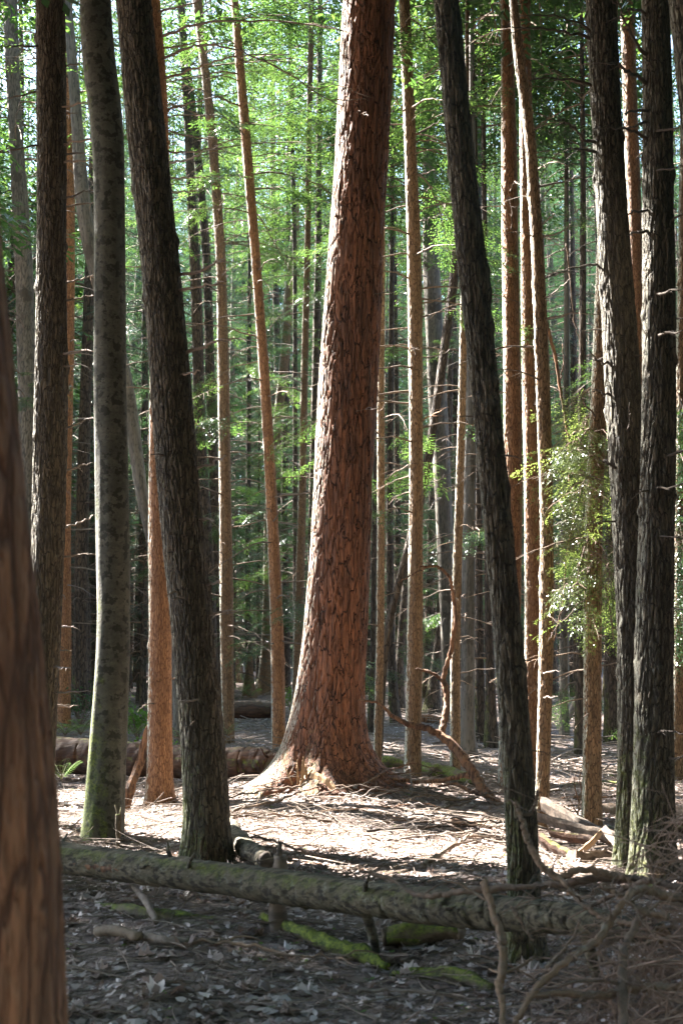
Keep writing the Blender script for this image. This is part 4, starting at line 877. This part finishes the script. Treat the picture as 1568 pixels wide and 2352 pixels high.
# lying logs and mossy wood further off
for lb, P, rads, mt in [
    ('grey fallen trunk lying level behind the right edge heap', [at(1376, 1862, 12.6), at(1470, 1868, 12.6), at(1600, 1880, 12.4)], [.07, .085, .09], 'deadwood'),
    ('lower dark fallen trunk at the right edge under the level grey one', [at(1470, 1890, 11.6), at(1600, 1906, 11.4)], [.06, .07], 'rot'),
    ('mossy log lying behind the rough brown trunk on the right', [at(1262, 1818, 15), at(1330, 1812, 15.2), at(1440, 1806, 15.4)], [.05, .06, .05], 'mossy'),
    ('mossy log far right half hidden by the two broad dark trunks', [at(1378, 1792, 17), at(1480, 1786, 17), at(1600, 1790, 17)], [.06, .07, .06], 'mossy'),
    ('mossy log running from the foot of the straight brown trunk towards the curved limb', [at(962, 1764, 15.8), at(1030, 1778, 15.2), at(1100, 1796, 14.6)], [.075, .07, .055], 'mossy'),
    ('short mossy log between the thin pole and the mossy footed trunk', [at(868, 1758, 16.6), at(900, 1752, 16.6), at(925, 1756, 16.6)], [.06, .07, .05], 'mossy'),
    ('thin mossy log in front of the straight brown trunk', [at(835, 1816, 14.2), at(880, 1815, 14.2), at(930, 1812, 14.2)], [.03, .04, .03], 'mossy'),
    ('fallen grey log on the sunlit strip far behind the slim brown trunk', [at(538, 1622, 31), at(580, 1622, 31), at(622, 1624, 31)], [.12, .12, .1], 'deadwood'),
    ('nearer fallen log on the strip far behind the slim brown trunk', [at(530, 1636, 28), at(580, 1634, 28), at(622, 1636, 28)], [.13, .12, .1], 'rot'),
    ('pale log propped against a trunk in the dark far right', [at(1304, 1650, 24), at(1318, 1620, 24), at(1330, 1600, 24)], [.05, .06, .06], 'greywood'),
    ('reddish fallen log far behind the straight brown trunk', [at(950, 1652, 26), at(985, 1652, 26), at(1012, 1656, 26)], [.07, .08, .07], 'redwood'),
    ('bark covered log end lying in the sun behind the broken stake', [at(528, 1900, 10.9), at(560, 1942, 9.9), at(612, 1978, 9.2)], [.06, .065, .06], 'logbark'),
    ('mossy log chunk lying in the shade right of centre', lie([C8(205, 840) + (.05,), C8(330, 832) + (.06,), C8(470, 822) + (.07,), C8(545, 818) + (.06,)]), [.045, .06, .06, .035], 'mossy'),
    ('long mossy branch lying in the foreground shade', lie([(600, 2120, .03), (690, 2160, .04), (760, 2192, .04), (830, 2214, .04), (890, 2238, .02)]), [.02, .03, .035, .035, .02], 'mossy'),
    ('mossy rotten branch half sunk in the leaves at bottom centre', lie([C8(230, 965) + (.01,), C8(400, 975) + (.02,), C8(560, 1010) + (.02,), C8(705, 1045) + (.01,)]), [.015, .03, .04, .025], 'mossy'),
    ('mossy mound of rotten wood below the left part of the foreground log', lie([(225, 2075, -.01), (290, 2100, .0), (380, 2110, .0), (500, 2112, -.01)]), [.02, .045, .045, .02], 'mossy'),
    ('pale stick of dry wood lying in the leaves at lower left', lie([(222, 2162, .05), (270, 2168, .06), (322, 2178, .05)]), [.022, .026, .024], 'split'),
    ('grey stick lying end to end with the pale one at lower left', lie([(330, 2174, .04), (380, 2180, .04), (436, 2178, .03)]), [.024, .022, .018], 'greywood'),
    ('broken pale branch poking out under the foreground log', lie([(305, 2080, .1), (330, 2102, .08), (360, 2136, .04)]), [.012, .018, .016], 'greywood')]:
    log('fallen_log' if rads[0] > .03 else 'fallen_branch', lb, 'log' if rads[0] > .03 else 'fallen branch', P, rads, mt, 18, 0.42 if mt == 'mossy' else 0.25, int(P[0][0] * 100) % 89 + 3, ends='split')

# loose branches one can pick out
def twiggy(P, r0, mat, label, name='fallen_branch', nt=4, seed=1, group=None):
    P = np.asarray(P, float); r = np.random.default_rng(seed); k = max(10, 6 * len(P)); Q = smooth_path(P, k); L = np.linalg.norm(P[-1] - P[0])
    Q[1:-1] += r.normal(0, 0.006 * min(1, L), (k - 2, 3)); mb = MB(); tube(mb, Q, np.linspace(r0, r0 * .3, k), 6, rough=.25, seed=seed)
    for _ in range(nt):
        i = int(r.uniform(.25, .9) * k); d = Q[min(i + 3, k - 1)] - Q[i - 3]; a = math.atan2(d[1], d[0]) + r.choice((-1, 1)) * r.uniform(.4, 1.1); tube(mb, limb_pts(Q[i], a, L * r.uniform(.12, .35), r.uniform(0, .5), r.uniform(0, .5), r, 6, .12), np.linspace(r0 * .5, r0 * .15, 6), 5)
    return tag(mb.build(name, M[mat], origin=P[0]), label, 'branch', group)
for k, (pts, r0, mt, lb) in enumerate([
    ([C8(0, 200) + (.05,), C8(120, 225) + (.08,), C8(250, 262) + (.09,), C8(330, 300) + (.06,), C8(395, 365) + (.02,)], .014, 'greywood', 'long pale branch arching across the sunlit ground in front of the massive trunk'),
    ([C8(-230, 190) + (.03,), C8(-120, 215) + (.08,), C8(20, 300) + (.04,)], .01, 'deadwood', 'dark thin branch on the sunlit needles left of the long pale arching one'),
    ([C8(370, 475) + (.02,), C8(470, 440) + (.07,), C8(560, 405) + (.10,), C8(600, 388) + (.12,)], .02, 'deadwood', 'stout dark branch pointing up right behind the foreground log'),
    ([C8(420, 330) + (.03,), C8(480, 330) + (.05,), C8(530, 310) + (.05,)], .012, 'greywood', 'short white branch in the sun right of centre'),
    ([C8(515, 280) + (.04,), C8(600, 292) + (.05,), C8(690, 300) + (.03,)], .035, 'redwood', 'reddish rotten branch stub lying at the edge of the sun'),
    ([C8(580, 218) + (.03,), C8(640, 240) + (.05,), C8(700, 250) + (.02,)], .018, 'deadwood', 'brown branch lying in front of the curved limb foot'),
    ([C8(40, 1065) + (.03,), C8(250, 1085) + (.04,), C8(480, 1110) + (.05,), C8(710, 1140) + (.04,)], .011, 'greywood', 'long thin bluish grey stick along the bottom edge'),
    ([C8(740, 885) + (.03,), C8(860, 900) + (.04,), C8(960, 915) + (.03,)], .012, 'mossy', 'greenish stick lying at the foot of the long dark leaning trunk'),
    ([(165, 1908, .02), (195, 1895, .08), (228, 1915, .1), (262, 1922, .08)], .012, 'greywood', 'pale forked branch lying at the foot of the smooth grey trunk'),
    ([(283, 1948, .02), (310, 1958, .05), (345, 1962, .03)], .012, 'greywood', 'white crooked stick behind the left part of the foreground log'),
    ([(420, 2000, .02), (480, 1960, .04), (560, 1930, .03)], .009, 'deadwood', 'dark stick right of the thick dark leaning trunk in the sun'),
    ([C8(90, 140) + (.06,), C8(200, 90) + (.14,), C8(300, 76) + (.16,)], .02, 'redwood', 'reddish branch lying right beside the massive trunk foot'),
    ([C8(320, 140) + (.02,), C8(318, 110) + (.1,), C8(310, 85) + (.18,)], .014, 'greywood', 'short grey stub standing between fallen branches beside the massive trunk'),
    ([(1090, 1840, .02), (1040, 1850, .04), (985, 1842, .03)], .014, 'deadwood', 'dark branch in the shadow below the curved limb'),
    ([(150, 1930, .02), (230, 1938, .04), (330, 1944, .03)], .01, 'deadwood', 'slim brown stick running along behind the log at left'),
    ([(1262, 1800, .02), (1290, 1830, .06), (1300, 1850, .02)], .008, 'greywood', 'thin pale twig right of the thin wavy trunk')]):
    twiggy(lie(pts), r0, mt, lb, 'fallen_branch' if r0 > .011 else 'stick', 3 if r0 < .03 else 0, k)
limbs('hanging_limb', 'long thin bare limb hanging down through the green sprays on the right', 'hanging branch', [(A([(1252, 735), (1270, 800), (1284, 880), (1298, 960), (1304, 1010), (1308, 1100), (1318, 1180), (1300, 1280), (1292, 1380), (1268, 1480)], 12.6, 12.9), .016, .006), (A([(1284, 880), (1292, 840), (1290, 790)], 12.7), .007, .003)], 'redwood')
limbs('hanging_limb', 'thin crooked limb dangling upper right with its tip bare', 'hanging branch', [(A([(1300, 560), (1308, 640), (1316, 720), (1326, 770), (1339, 804)], 12.9), .010, .003)], 'deadwood')
# bare shoot of a dead sapling
root = thing('dead_sapling', ground_at(1328, 1888), 'bare dead sapling with orange and white twigs in front of the rough brown trunk', 'sapling'); r = np.random.default_rng(3); dS = root['_o'][1]
for pts in [[(1326, 1890), (1328, 1850), (1334, 1820), (1344, 1780), (1356, 1762)], [(1330, 1845), (1322, 1820), (1318, 1790), (1326, 1768)], [(1332, 1830), (1348, 1815), (1362, 1790)], [(1326, 1870), (1314, 1850), (1306, 1830)], [(1336, 1815), (1330, 1790), (1336, 1760)], [(1328, 1860), (1350, 1850), (1366, 1828)]]:
    mb = MB(); tube(mb, smooth_path(A(pts, dS), 14), np.linspace(.007, .0025, 14), 5, rough=.2); mb.build('twig', M['heart' if pts[0][0] == 1326 else 'redwood'], root)

# ------------------------------------------------------------------ the fallen treetop at lower right
root = thing('fallen_treetop', ground_at(1400, 2330), 'fallen treetop of bare limbs and tangled reddish dead twigs in the lower right corner', 'dead treetop'); r = np.random.default_rng(17)
def A8(pts, d0, d1=None): return A([C8(*p) for p in pts], d0, d1)
for P, ra, rb_, mt in [(A8([(650, 520), (690, 640), (730, 760), (742, 900), (722, 1000), (735, 1100), (742, 1230)], 5.6, 5.3), .015, .013, 'deadwood'),
      (A8([(740, 1230), (800, 1160), (900, 1010), (1050, 880), (1180, 795), (1260, 665), (1340, 572), (1400, 560), (1470, 590), (1560, 600)], 4.9, 5.4), .011, .017, 'deadwood'),
      (A8([(130, 480), (240, 520), (340, 585), (430, 590), (560, 570), (740, 555), (980, 540), (1200, 510), (1420, 525), (1580, 560)], 6.3, 5.6), .009, .017, 'deadwood'),
      (A8([(795, 160), (825, 240), (850, 320), (880, 395), (930, 460), (1000, 505), (1100, 470), (1220, 490), (1330, 520)], 5.9, 5.7), .008, .016, 'deadwood'),
      (A8([(825, 222), (870, 205), (895, 150), (900, 110)], 5.9), .008, .005, 'deadwood'),
      (A8([(1000, 500), (1060, 580), (1130, 650), (1230, 700), (1340, 720)], 5.7, 5.4), .009, .012, 'deadwood'),
      (A8([(1190, 545), (1260, 580), (1310, 610), (1380, 660), (1500, 690)], 5.3, 5.2), .007, .012, 'deadwood'),
      (A8([(850, 1050), (1000, 1040), (1200, 1045), (1400, 1010), (1580, 1000)], 5.0, 5.1), .008, .014, 'deadwood'),
      (A8([(1150, 640), (1240, 590), (1330, 545), (1420, 520)], 5.6, 5.4), .007, .011, 'deadwood'),
      (A8([(780, 640), (830, 720), (880, 800)], 5.6, 5.5), .006, .004, 'deadwood'),
      (A8([(1300, 1250), (1290, 1000), (1310, 800), (1400, 650)], 4.9, 5.3), .016, .012, 'deadwood'),
      (A8([(940, 920), (1010, 850), (1060, 780), (1090, 700)], 5.3, 5.5), .006, .004, 'deadwood')]:
    k = 9 * len(P); Q = smooth_path(P, k); Q[1:-1] += r.normal(0, .0025, (k - 2, 3)); mb = MB(); tube(mb, Q, np.linspace(ra, rb_, k), 9, rough=.5, seed=int(ra * 1e4)); 
    for _ in range(3):
        i = int(r.integers(3, k - 3)); L_ = r.uniform(.12, .4); tube(mb, limb_pts(Q[i], r.uniform(0, 6.3), L_, r.uniform(-.1, .6), r.uniform(0, .4), r, 7, .2), np.linspace(ra * .45, ra * .15, 7), 6, 0, rough=.3)
    mb.build('limb', M[mt], root)
mb = MB()
def brush(n, cx, cy_, cz, sx, sy, sz, l0, l1, rr):
    for _ in range(n):
        p = np.array((cx + r.normal(0, sx), cy_ + r.normal(0, sy), 0)); g_ = float(gz(p[0], p[1])); top = cz * math.exp(-((p[0] - cx) / (sx * 1.7)) ** 2); p[2] = g_ + abs(r.uniform(0, 1)) * max(top, .05)
        d = r.normal(0, 1, 3); d[2] *= .55; d /= np.linalg.norm(d); L = r.uniform(l0, l1); s1 = r.normal(0, .35, 3)
        Q = smooth_path([p, p + d * L * .5 + s1 * L * .2, p + d * L + s1 * L * .35 + (0, 0, -.15 * L)], 8); Q[:, 2] = np.maximum(Q[:, 2], gz(Q[:, 0], Q[:, 1]) + .01)
        ra = rr * r.uniform(.5, 1.3); tube(mb, Q, np.linspace(ra, ra * .4, 8), 4, 0, cap=False)
        for _2 in range(3):
            i = r.integers(2, 7); dd = Q[i] - Q[i - 1]; dd /= np.linalg.norm(dd) + 1e-9; dd = dd + r.normal(0, .6, 3); q2 = Q[i] + dd * L * .16; q3 = q2 + dd * L * .12 + (0, 0, -.04); tube(mb, [Q[i], q2, q3], [ra * .5, ra * .4, ra * .2], 3, 0, cap=False)
brush(820, 1.58, 5.45, .9, .26, .32, .3, .12, .5, .0040)
brush(200, 1.25, 5.6, .5, .22, .40, .3, .2, .55, .0042)
brush(50, 0.9, 5.5, .2, .35, .4, .3, .12, .45, .003)
o = mb.build('twigs', M['rusttwig'], root); o['kind'] = 'stuff'

# ------------------------------------------------------------------ ferns, shrubs, low green
def fern(x, y, s, label, d=None, nf=9, seed=1):
    b = ground_at(x, y) if d is None else at(x, y, d); r = np.random.default_rng(seed); root = thing('fern', b, label, 'fern')
    for f in range(nf):
        az = f * 6.283 / nf + r.normal(0, .25); L = s * r.uniform(.7, 1.1); P = limb_pts(b, az, L, r.uniform(1.1, 1.6), r.uniform(.7, 1.0), r, 16, .02); mb = MB(); tube(mb, P, np.linspace(.004, .001, 16), 4, 1, cap=False)
        sd = np.array((-math.sin(az), math.cos(az), 0)); fw = np.array((math.cos(az), math.sin(az), 0))
        for i in range(2, 16):
            l = L * .26 * math.sin(math.pi * (i / 16) ** .7) + .01; w = L * .045
            for g_ in (-1, 1):
                e = P[i] + sd * g_ * l + fw * l * .35 - (0, 0, l * .15); m_ = (P[i] + e) / 2; mb.add([P[i], m_ + fw * w * .6, e, m_ - fw * w * .6], [(0, 1, 2, 3)], None, 0)
        mb.build('frond', [M['leafy'], M['mossy']], root, smooth=False)
fern(150, 1690, .34, 'lit fern behind the rotten log at far left', 17.5, 10, 1); fern(186, 1688, .34, 'lit fern between the far left trunks, right of its twin', 17.8, 10, 2); fern(312, 1690, .3, 'small fern behind the rotten log right of the smooth grey trunk', 17.2, 9, 3)
fern(142, 1792, .26, 'bright fern in front of the rotten log at far left', 14.6, 9, 4); fern(415, 1700, .3, 'small fern between the orange and thick dark leaning trunks', 17, 8, 5); fern(520, 1690, .25, 'tiny fern at the foot of the slim straight brown trunk', 20.5, 8, 6); fern(556, 1592, .5, 'fern far back in the dark gap near a broken stump', 36, 9, 7); fern(575, 1600, .4, 'second fern far back, right of its twin near the broken stump', 35, 9, 8)
def shrub(x, y, d, w, h, label, mat='leafy', n=420, ll=.05, seed=1):
    b = at(x, y, d); b[2] = gz(b[0], b[1]); r = np.random.default_rng(seed); root = thing('shrub', b, label, 'shrub'); st = MB(); lf = MB()
    for k in range(14):
        az = r.uniform(0, 6.3); tip = b + np.array((math.cos(az) * w * r.uniform(.3, 1), math.sin(az) * w * r.uniform(.3, 1), h * r.uniform(.5, 1))); Q = smooth_path([b, b * .5 + tip * .5 + (0, 0, h * .1), tip], 9); tube(st, Q, np.linspace(.008, .002, 9), 4, 0, cap=False)
        for _ in range(n // 14):
            p = Q[r.integers(3, 9)] + r.normal(0, w * .14, 3); d_v = r.normal(0, 1, 3); d_v /= np.linalg.norm(d_v); s_v = np.cross(d_v, r.normal(0, 1, 3)); s_v /= np.linalg.norm(s_v); l = ll * r.uniform(.6, 1.3)
            lf.add([p, p + d_v * l * .5 + s_v * l * .3, p + d_v * l, p + d_v * l * .5 - s_v * l * .3], [(0, 1, 2, 3)])
    st.build('stems', M['deadwood'], root); lf.build('foliage', M[mat], root, smooth=False)
shrub(318, 1645, 23, .42, .65, 'sunlit pale green shrub between the smooth grey and orange trunks', seed=2, ll=.07); shrub(185, 1640, 24, .5, .8, 'dim green shrub at the foot of the thin orange trunk', 'needle', seed=3); shrub(672, 1640, 30, .4, .5, 'low green shrub beside the slim tan trunk foot', seed=4); shrub(355, 1690, 18, .35, .3, 'low leafy shrub behind the rotten log', seed=5)

# bright green boughs over the rough brown trunk on the right
M['bright'] = leaf_mat('pale_green_needles', (0.06, 0.10, 0.03), (0.12, 0.15, 0.06), (0.15, 0.24, 0.04), (0.30, 0.36, 0.09), 0.45, 0.3)  # paler green than the other hemlock needles
def bough(key, pts, d1, n, sz=(.3, .5), mat='bright', dead=5):
    T = TREES[key]; r = np.random.default_rng(int(pts[0][0] + pts[-1][1])); P = A(pts, T['d'], d1); Q = smooth_path(P, 16); mb = MB(); tube(mb, Q, np.linspace(.014, .004, 16), 5, 0)
    az = math.atan2(Q[-1][1] - Q[0][1], Q[-1][0] - Q[0][0]); q = Q[np.linspace(4, 15, n).astype(int)]; n *= 2; q = np.concatenate([q, q + r.normal(0, .06, q.shape)]); yaw = az + r.normal(0, .8, n); place_sprays(mb, q, yaw, r.normal(.55, .3, n), r.uniform(*sz, n) * 1.25, TPL_X, 1, n)
    for _ in range(dead):
        i = r.integers(2, 14); tw = limb_pts(Q[i], r.uniform(0, 6.3), r.uniform(.15, .45), r.uniform(-.6, .1), r.uniform(.1, .6), r, 7, .15); tube(mb, tw, np.linspace(.005, .0015, 7), 4, 2, cap=False)
        for k in range(4): j = r.integers(2, 6); tube(mb, limb_pts(tw[j], r.uniform(0, 6.3), r.uniform(.08, .2), -.3, .4, r, 4, .2), [.0025, .002, .0015, .001], 3, 2, cap=False)
    mb.build('bough', [M['deadwood'], M[mat], M['rusttwig']], T['root'], smooth=False)
for pts, d1, n in [([(1366, 1000), (1351, 985), (1336, 1005), (1324, 1040)], 11.5, 9), ([(1364, 1050), (1351, 1045), (1337, 1075), (1329, 1120)], 12.2, 9), ([(1362, 1110), (1348, 1095), (1335, 1120), (1324, 1170)], 11.2, 9), ([(1361, 1170), (1347, 1185), (1335, 1220), (1326, 1270)], 12.3, 8), ([(1361, 1220), (1348, 1240), (1335, 1280), (1324, 1330)], 11.6, 7), ([(1362, 1030), (1385, 1030), (1402, 1070), (1410, 1120)], 12.2, 9), ([(1361, 1240), (1382, 1260), (1398, 1310), (1405, 1370)], 12.4, 8), ([(1361, 1320), (1388, 1345), (1400, 1400), (1408, 1470)], 12.1, 8), ([(1366, 960), (1355, 950), (1345, 980)], 12, 7), ([(1361, 1290), (1351, 1310), (1343, 1360), (1341, 1410)], 11.4, 5), ([(1372, 905), (1355, 890), (1342, 905), (1330, 940)], 12.4, 7)]: bough('t20', pts, d1, int(n * 1.3), (.22, .42), 'bright', 9)
for pts in [[(1552, 900), (1565, 930), (1580, 980)], [(1550, 1000), (1562, 1040), (1575, 1080)], [(1550, 1140), (1560, 1200), (1570, 1260)], [(1548, 1330), (1562, 1400), (1572, 1470)], [(1548, 1230), (1565, 1290), (1580, 1330)]]: bough('edge24', pts, 15.2, 12, (.35, .55), 'needle', 6)

# ------------------------------------------------------------------ leaf litter and twigs on the ground
lr = np.random.default_rng(99)
def leaf_outline(lobes):
    if lobes: return np.array([(0, 0), (.2, .1), (.46, .16), (.36, .34), (.54, .52), (.30, .60), (.20, .84), (0, 1.0), (-.22, .80), (-.28, .58), (-.52, .56), (-.38, .36), (-.44, .14), (-.2, .1)])
    return np.array([(0, 0), (.2, .25), (.24, .55), (.12, .85), (0, 1), (-.12, .85), (-.24, .55), (-.2, .25)])
def scatter_leaves(mb, X, Y, size, lobes):
    o = leaf_outline(lobes); n = len(o); N_ = len(X); pts = np.concatenate([[[0, .45]], o - 0]); k = n + 1
    th = lr.uniform(0, 6.283, N_); sc = size * lr.uniform(.55, 1.3, N_); px = pts[None, :, 0] * sc[:, None]; py = (pts[None, :, 1] - .45) * sc[:, None]
    cu = lr.normal(0, 1.0, N_)[:, None] * (px ** 2 + .5 * py ** 2) / sc[:, None] * 1.1 + lr.normal(0, .16, (N_, 1)) * px + lr.normal(0, .16, (N_, 1)) * py + lr.normal(0, .09, (N_, k)) * sc[:, None]
    x = X[:, None] + px * np.cos(th)[:, None] - py * np.sin(th)[:, None]; y = Y[:, None] + px * np.sin(th)[:, None] + py * np.cos(th)[:, None]
    z = gz(x, y) + .008 + np.maximum(cu, -.006) + lr.uniform(0, .012, N_)[:, None]
    V = np.stack([x, y, z], -1).reshape(-1, 3); base = (np.arange(N_) * k)[:, None, None]; j = np.arange(n)
    t = np.stack([0 * j, 1 + j, 1 + (j + 1) % n], -1)[None] + base
    mb.add(V, None, t.reshape(-1, 3))
def field(n, y0, y1, pw=1.0):
    y = y0 + (y1 - y0) * lr.random(n) ** pw; w = .245 * y + .6; return lr.uniform(-1, 1, n) * w, y
mb = MB()
X, Y = field(2300, 4.6, 9.5); k = vn(X / .5, Y / .5, 61) > .3; scatter_leaves(mb, X[k], Y[k], .085, True)
X, Y = field(7500, 4.6, 10); k = vn(X / .4, Y / .4, 62) > .25; scatter_leaves(mb, X[k], Y[k], .055, False)
X, Y = field(3600, 8.5, 17); scatter_leaves(mb, X, Y, .06, True)
X, Y = field(14000, 8.5, 18); scatter_leaves(mb, X, Y, .042, False)
X, Y = field(9000, 16, 45, 1.5); scatter_leaves(mb, X, Y, .09, False)
tag(mb.build('leaf_litter', M['litter'], smooth=False), 'dry pale leaves strewn over the forest floor', None, None, 'stuff')
mb = MB()
def twigs(n, y0, y1, l0, l1, r0, pw=1.0):
    X, Y = field(n, y0, y1, pw); a = lr.uniform(0, 6.283, n); L = l0 + (l1 - l0) * lr.random(n) ** 2; R_ = r0 * lr.uniform(.5, 1.4, n); k = 5
    s = np.linspace(-.5, .5, k); bend = lr.normal(0, .12, n)
    x = X[:, None] + np.cos(a)[:, None] * s * L[:, None] - np.sin(a)[:, None] * (s ** 2) * (bend * L * 2)[:, None]; y = Y[:, None] + np.sin(a)[:, None] * s * L[:, None] + np.cos(a)[:, None] * (s ** 2) * (bend * L * 2)[:, None]
    z = gz(x, y) + R_[:, None] + lr.uniform(0, .02, n)[:, None] + np.abs(lr.normal(0, .1, n))[:, None] * np.abs(s + .5) * L[:, None]
    P = np.stack([x, y, z], -1); T = np.stack([np.cos(a), np.sin(a), 0 * a], -1); sd = np.stack([-T[:, 1], T[:, 0], 0 * a], -1)
    V = []
    for dz, ds in ((1, 0), (-.6, .9), (-.6, -.9)): V.append(P + R_[:, None, None] * (ds * sd[:, None, :] + np.array((0, 0, dz))))
    V = np.stack(V, 2); i = np.arange(k - 1)[:, None] * 3; j = np.arange(3)[None]; j2 = (j + 1) % 3; q = np.stack([i + j, i + j2, i + 3 + j2, i + 3 + j], -1).reshape(-1, 4)
    mb.add(V.reshape(-1, 3), (q[None] + (np.arange(n) * k * 3)[:, None, None]).reshape(-1, 4))
twigs(2600, 4.6, 10, .06, .5, .0028); twigs(6500, 8.5, 18, .06, .7, .0032); twigs(2500, 17, 40, .2, 1.4, .008, 1.4)
tag(mb.build('twig_litter', M['greywood']), 'small dry twigs strewn over the forest floor', None, None, 'stuff')
mb = MB(); X, Y = field(900, 4.8, 16); keep = vn(X / .6, Y / .6, 44) > .5; X, Y = X[keep], Y[keep]
for x, y in zip(X, Y):
    b_ = np.array((x, y, float(gz(x, y)) + .012)); 
    for _ in range(3):
        a = lr.uniform(0, 6.3); l = lr.uniform(.015, .035); d = np.array((math.cos(a), math.sin(a), .35)); sd = np.array((-math.sin(a), math.cos(a), 0)); mb.add([b_, b_ + d * l * .5 + sd * l * .35, b_ + d * l, b_ + d * l * .5 - sd * l * .35], [(0, 1, 2, 3)])
tag(mb.build('seedling_cover', M['leafy'], smooth=False), 'tiny green seedlings dotted through the leaf litter', None, None, 'stuff')
# sticks lying about, each on its own
ks = 0
while ks < 34:
    px_, py_ = lr.uniform(520, 1180), lr.uniform(1795, 1985); b_ = ground_at(px_, py_); L = lr.uniform(.5, 1.5); a = lr.uniform(-.7, .7) + (math.pi if lr.random() < .5 else 0); s_ = np.linspace(-.5, .5, 5)
    P = np.stack([b_[0] + np.cos(a) * s_ * L, b_[1] + np.sin(a) * s_ * L + lr.normal(0, .05, 5), 0 * s_], -1); P[:, 2] = gz(P[:, 0], P[:, 1]) + .02 + np.array((0, .05, .08, .07, .02)) * lr.uniform(0, 1.3)
    twiggy(P, lr.uniform(.006, .014), ('deadwood', 'greywood', 'twigdark', 'deadwood')[ks % 4], 'bare dead stick lying on the leaf litter', 'stick', int(lr.integers(3, 8)), ks + 500, 'loose sticks on the forest floor'); ks += 1
ks = 0
while ks < 70:
    x, y = field(1, 5.2, 19); x, y = float(x[0]), float(y[0]); L = lr.uniform(.35, 1.3); a = lr.uniform(-.9, .9) + (math.pi if lr.random() < .5 else 0); s_ = np.linspace(-.5, .5, 4)
    P = np.stack([x + np.cos(a) * s_ * L, y + np.sin(a) * s_ * L + lr.normal(0, .03, 4), 0 * s_], -1); P[:, 2] = gz(P[:, 0], P[:, 1]) + lr.uniform(.01, .04) + np.array((0, .02, .03, .05)) * lr.uniform(0, 1)
    twiggy(P, lr.uniform(.005, .012), ('greywood', 'deadwood', 'deadwood', 'redwood')[ks % 4], 'bare dead stick lying on the leaf litter', 'stick', int(lr.integers(1, 5)), ks, 'loose sticks on the forest floor'); ks += 1
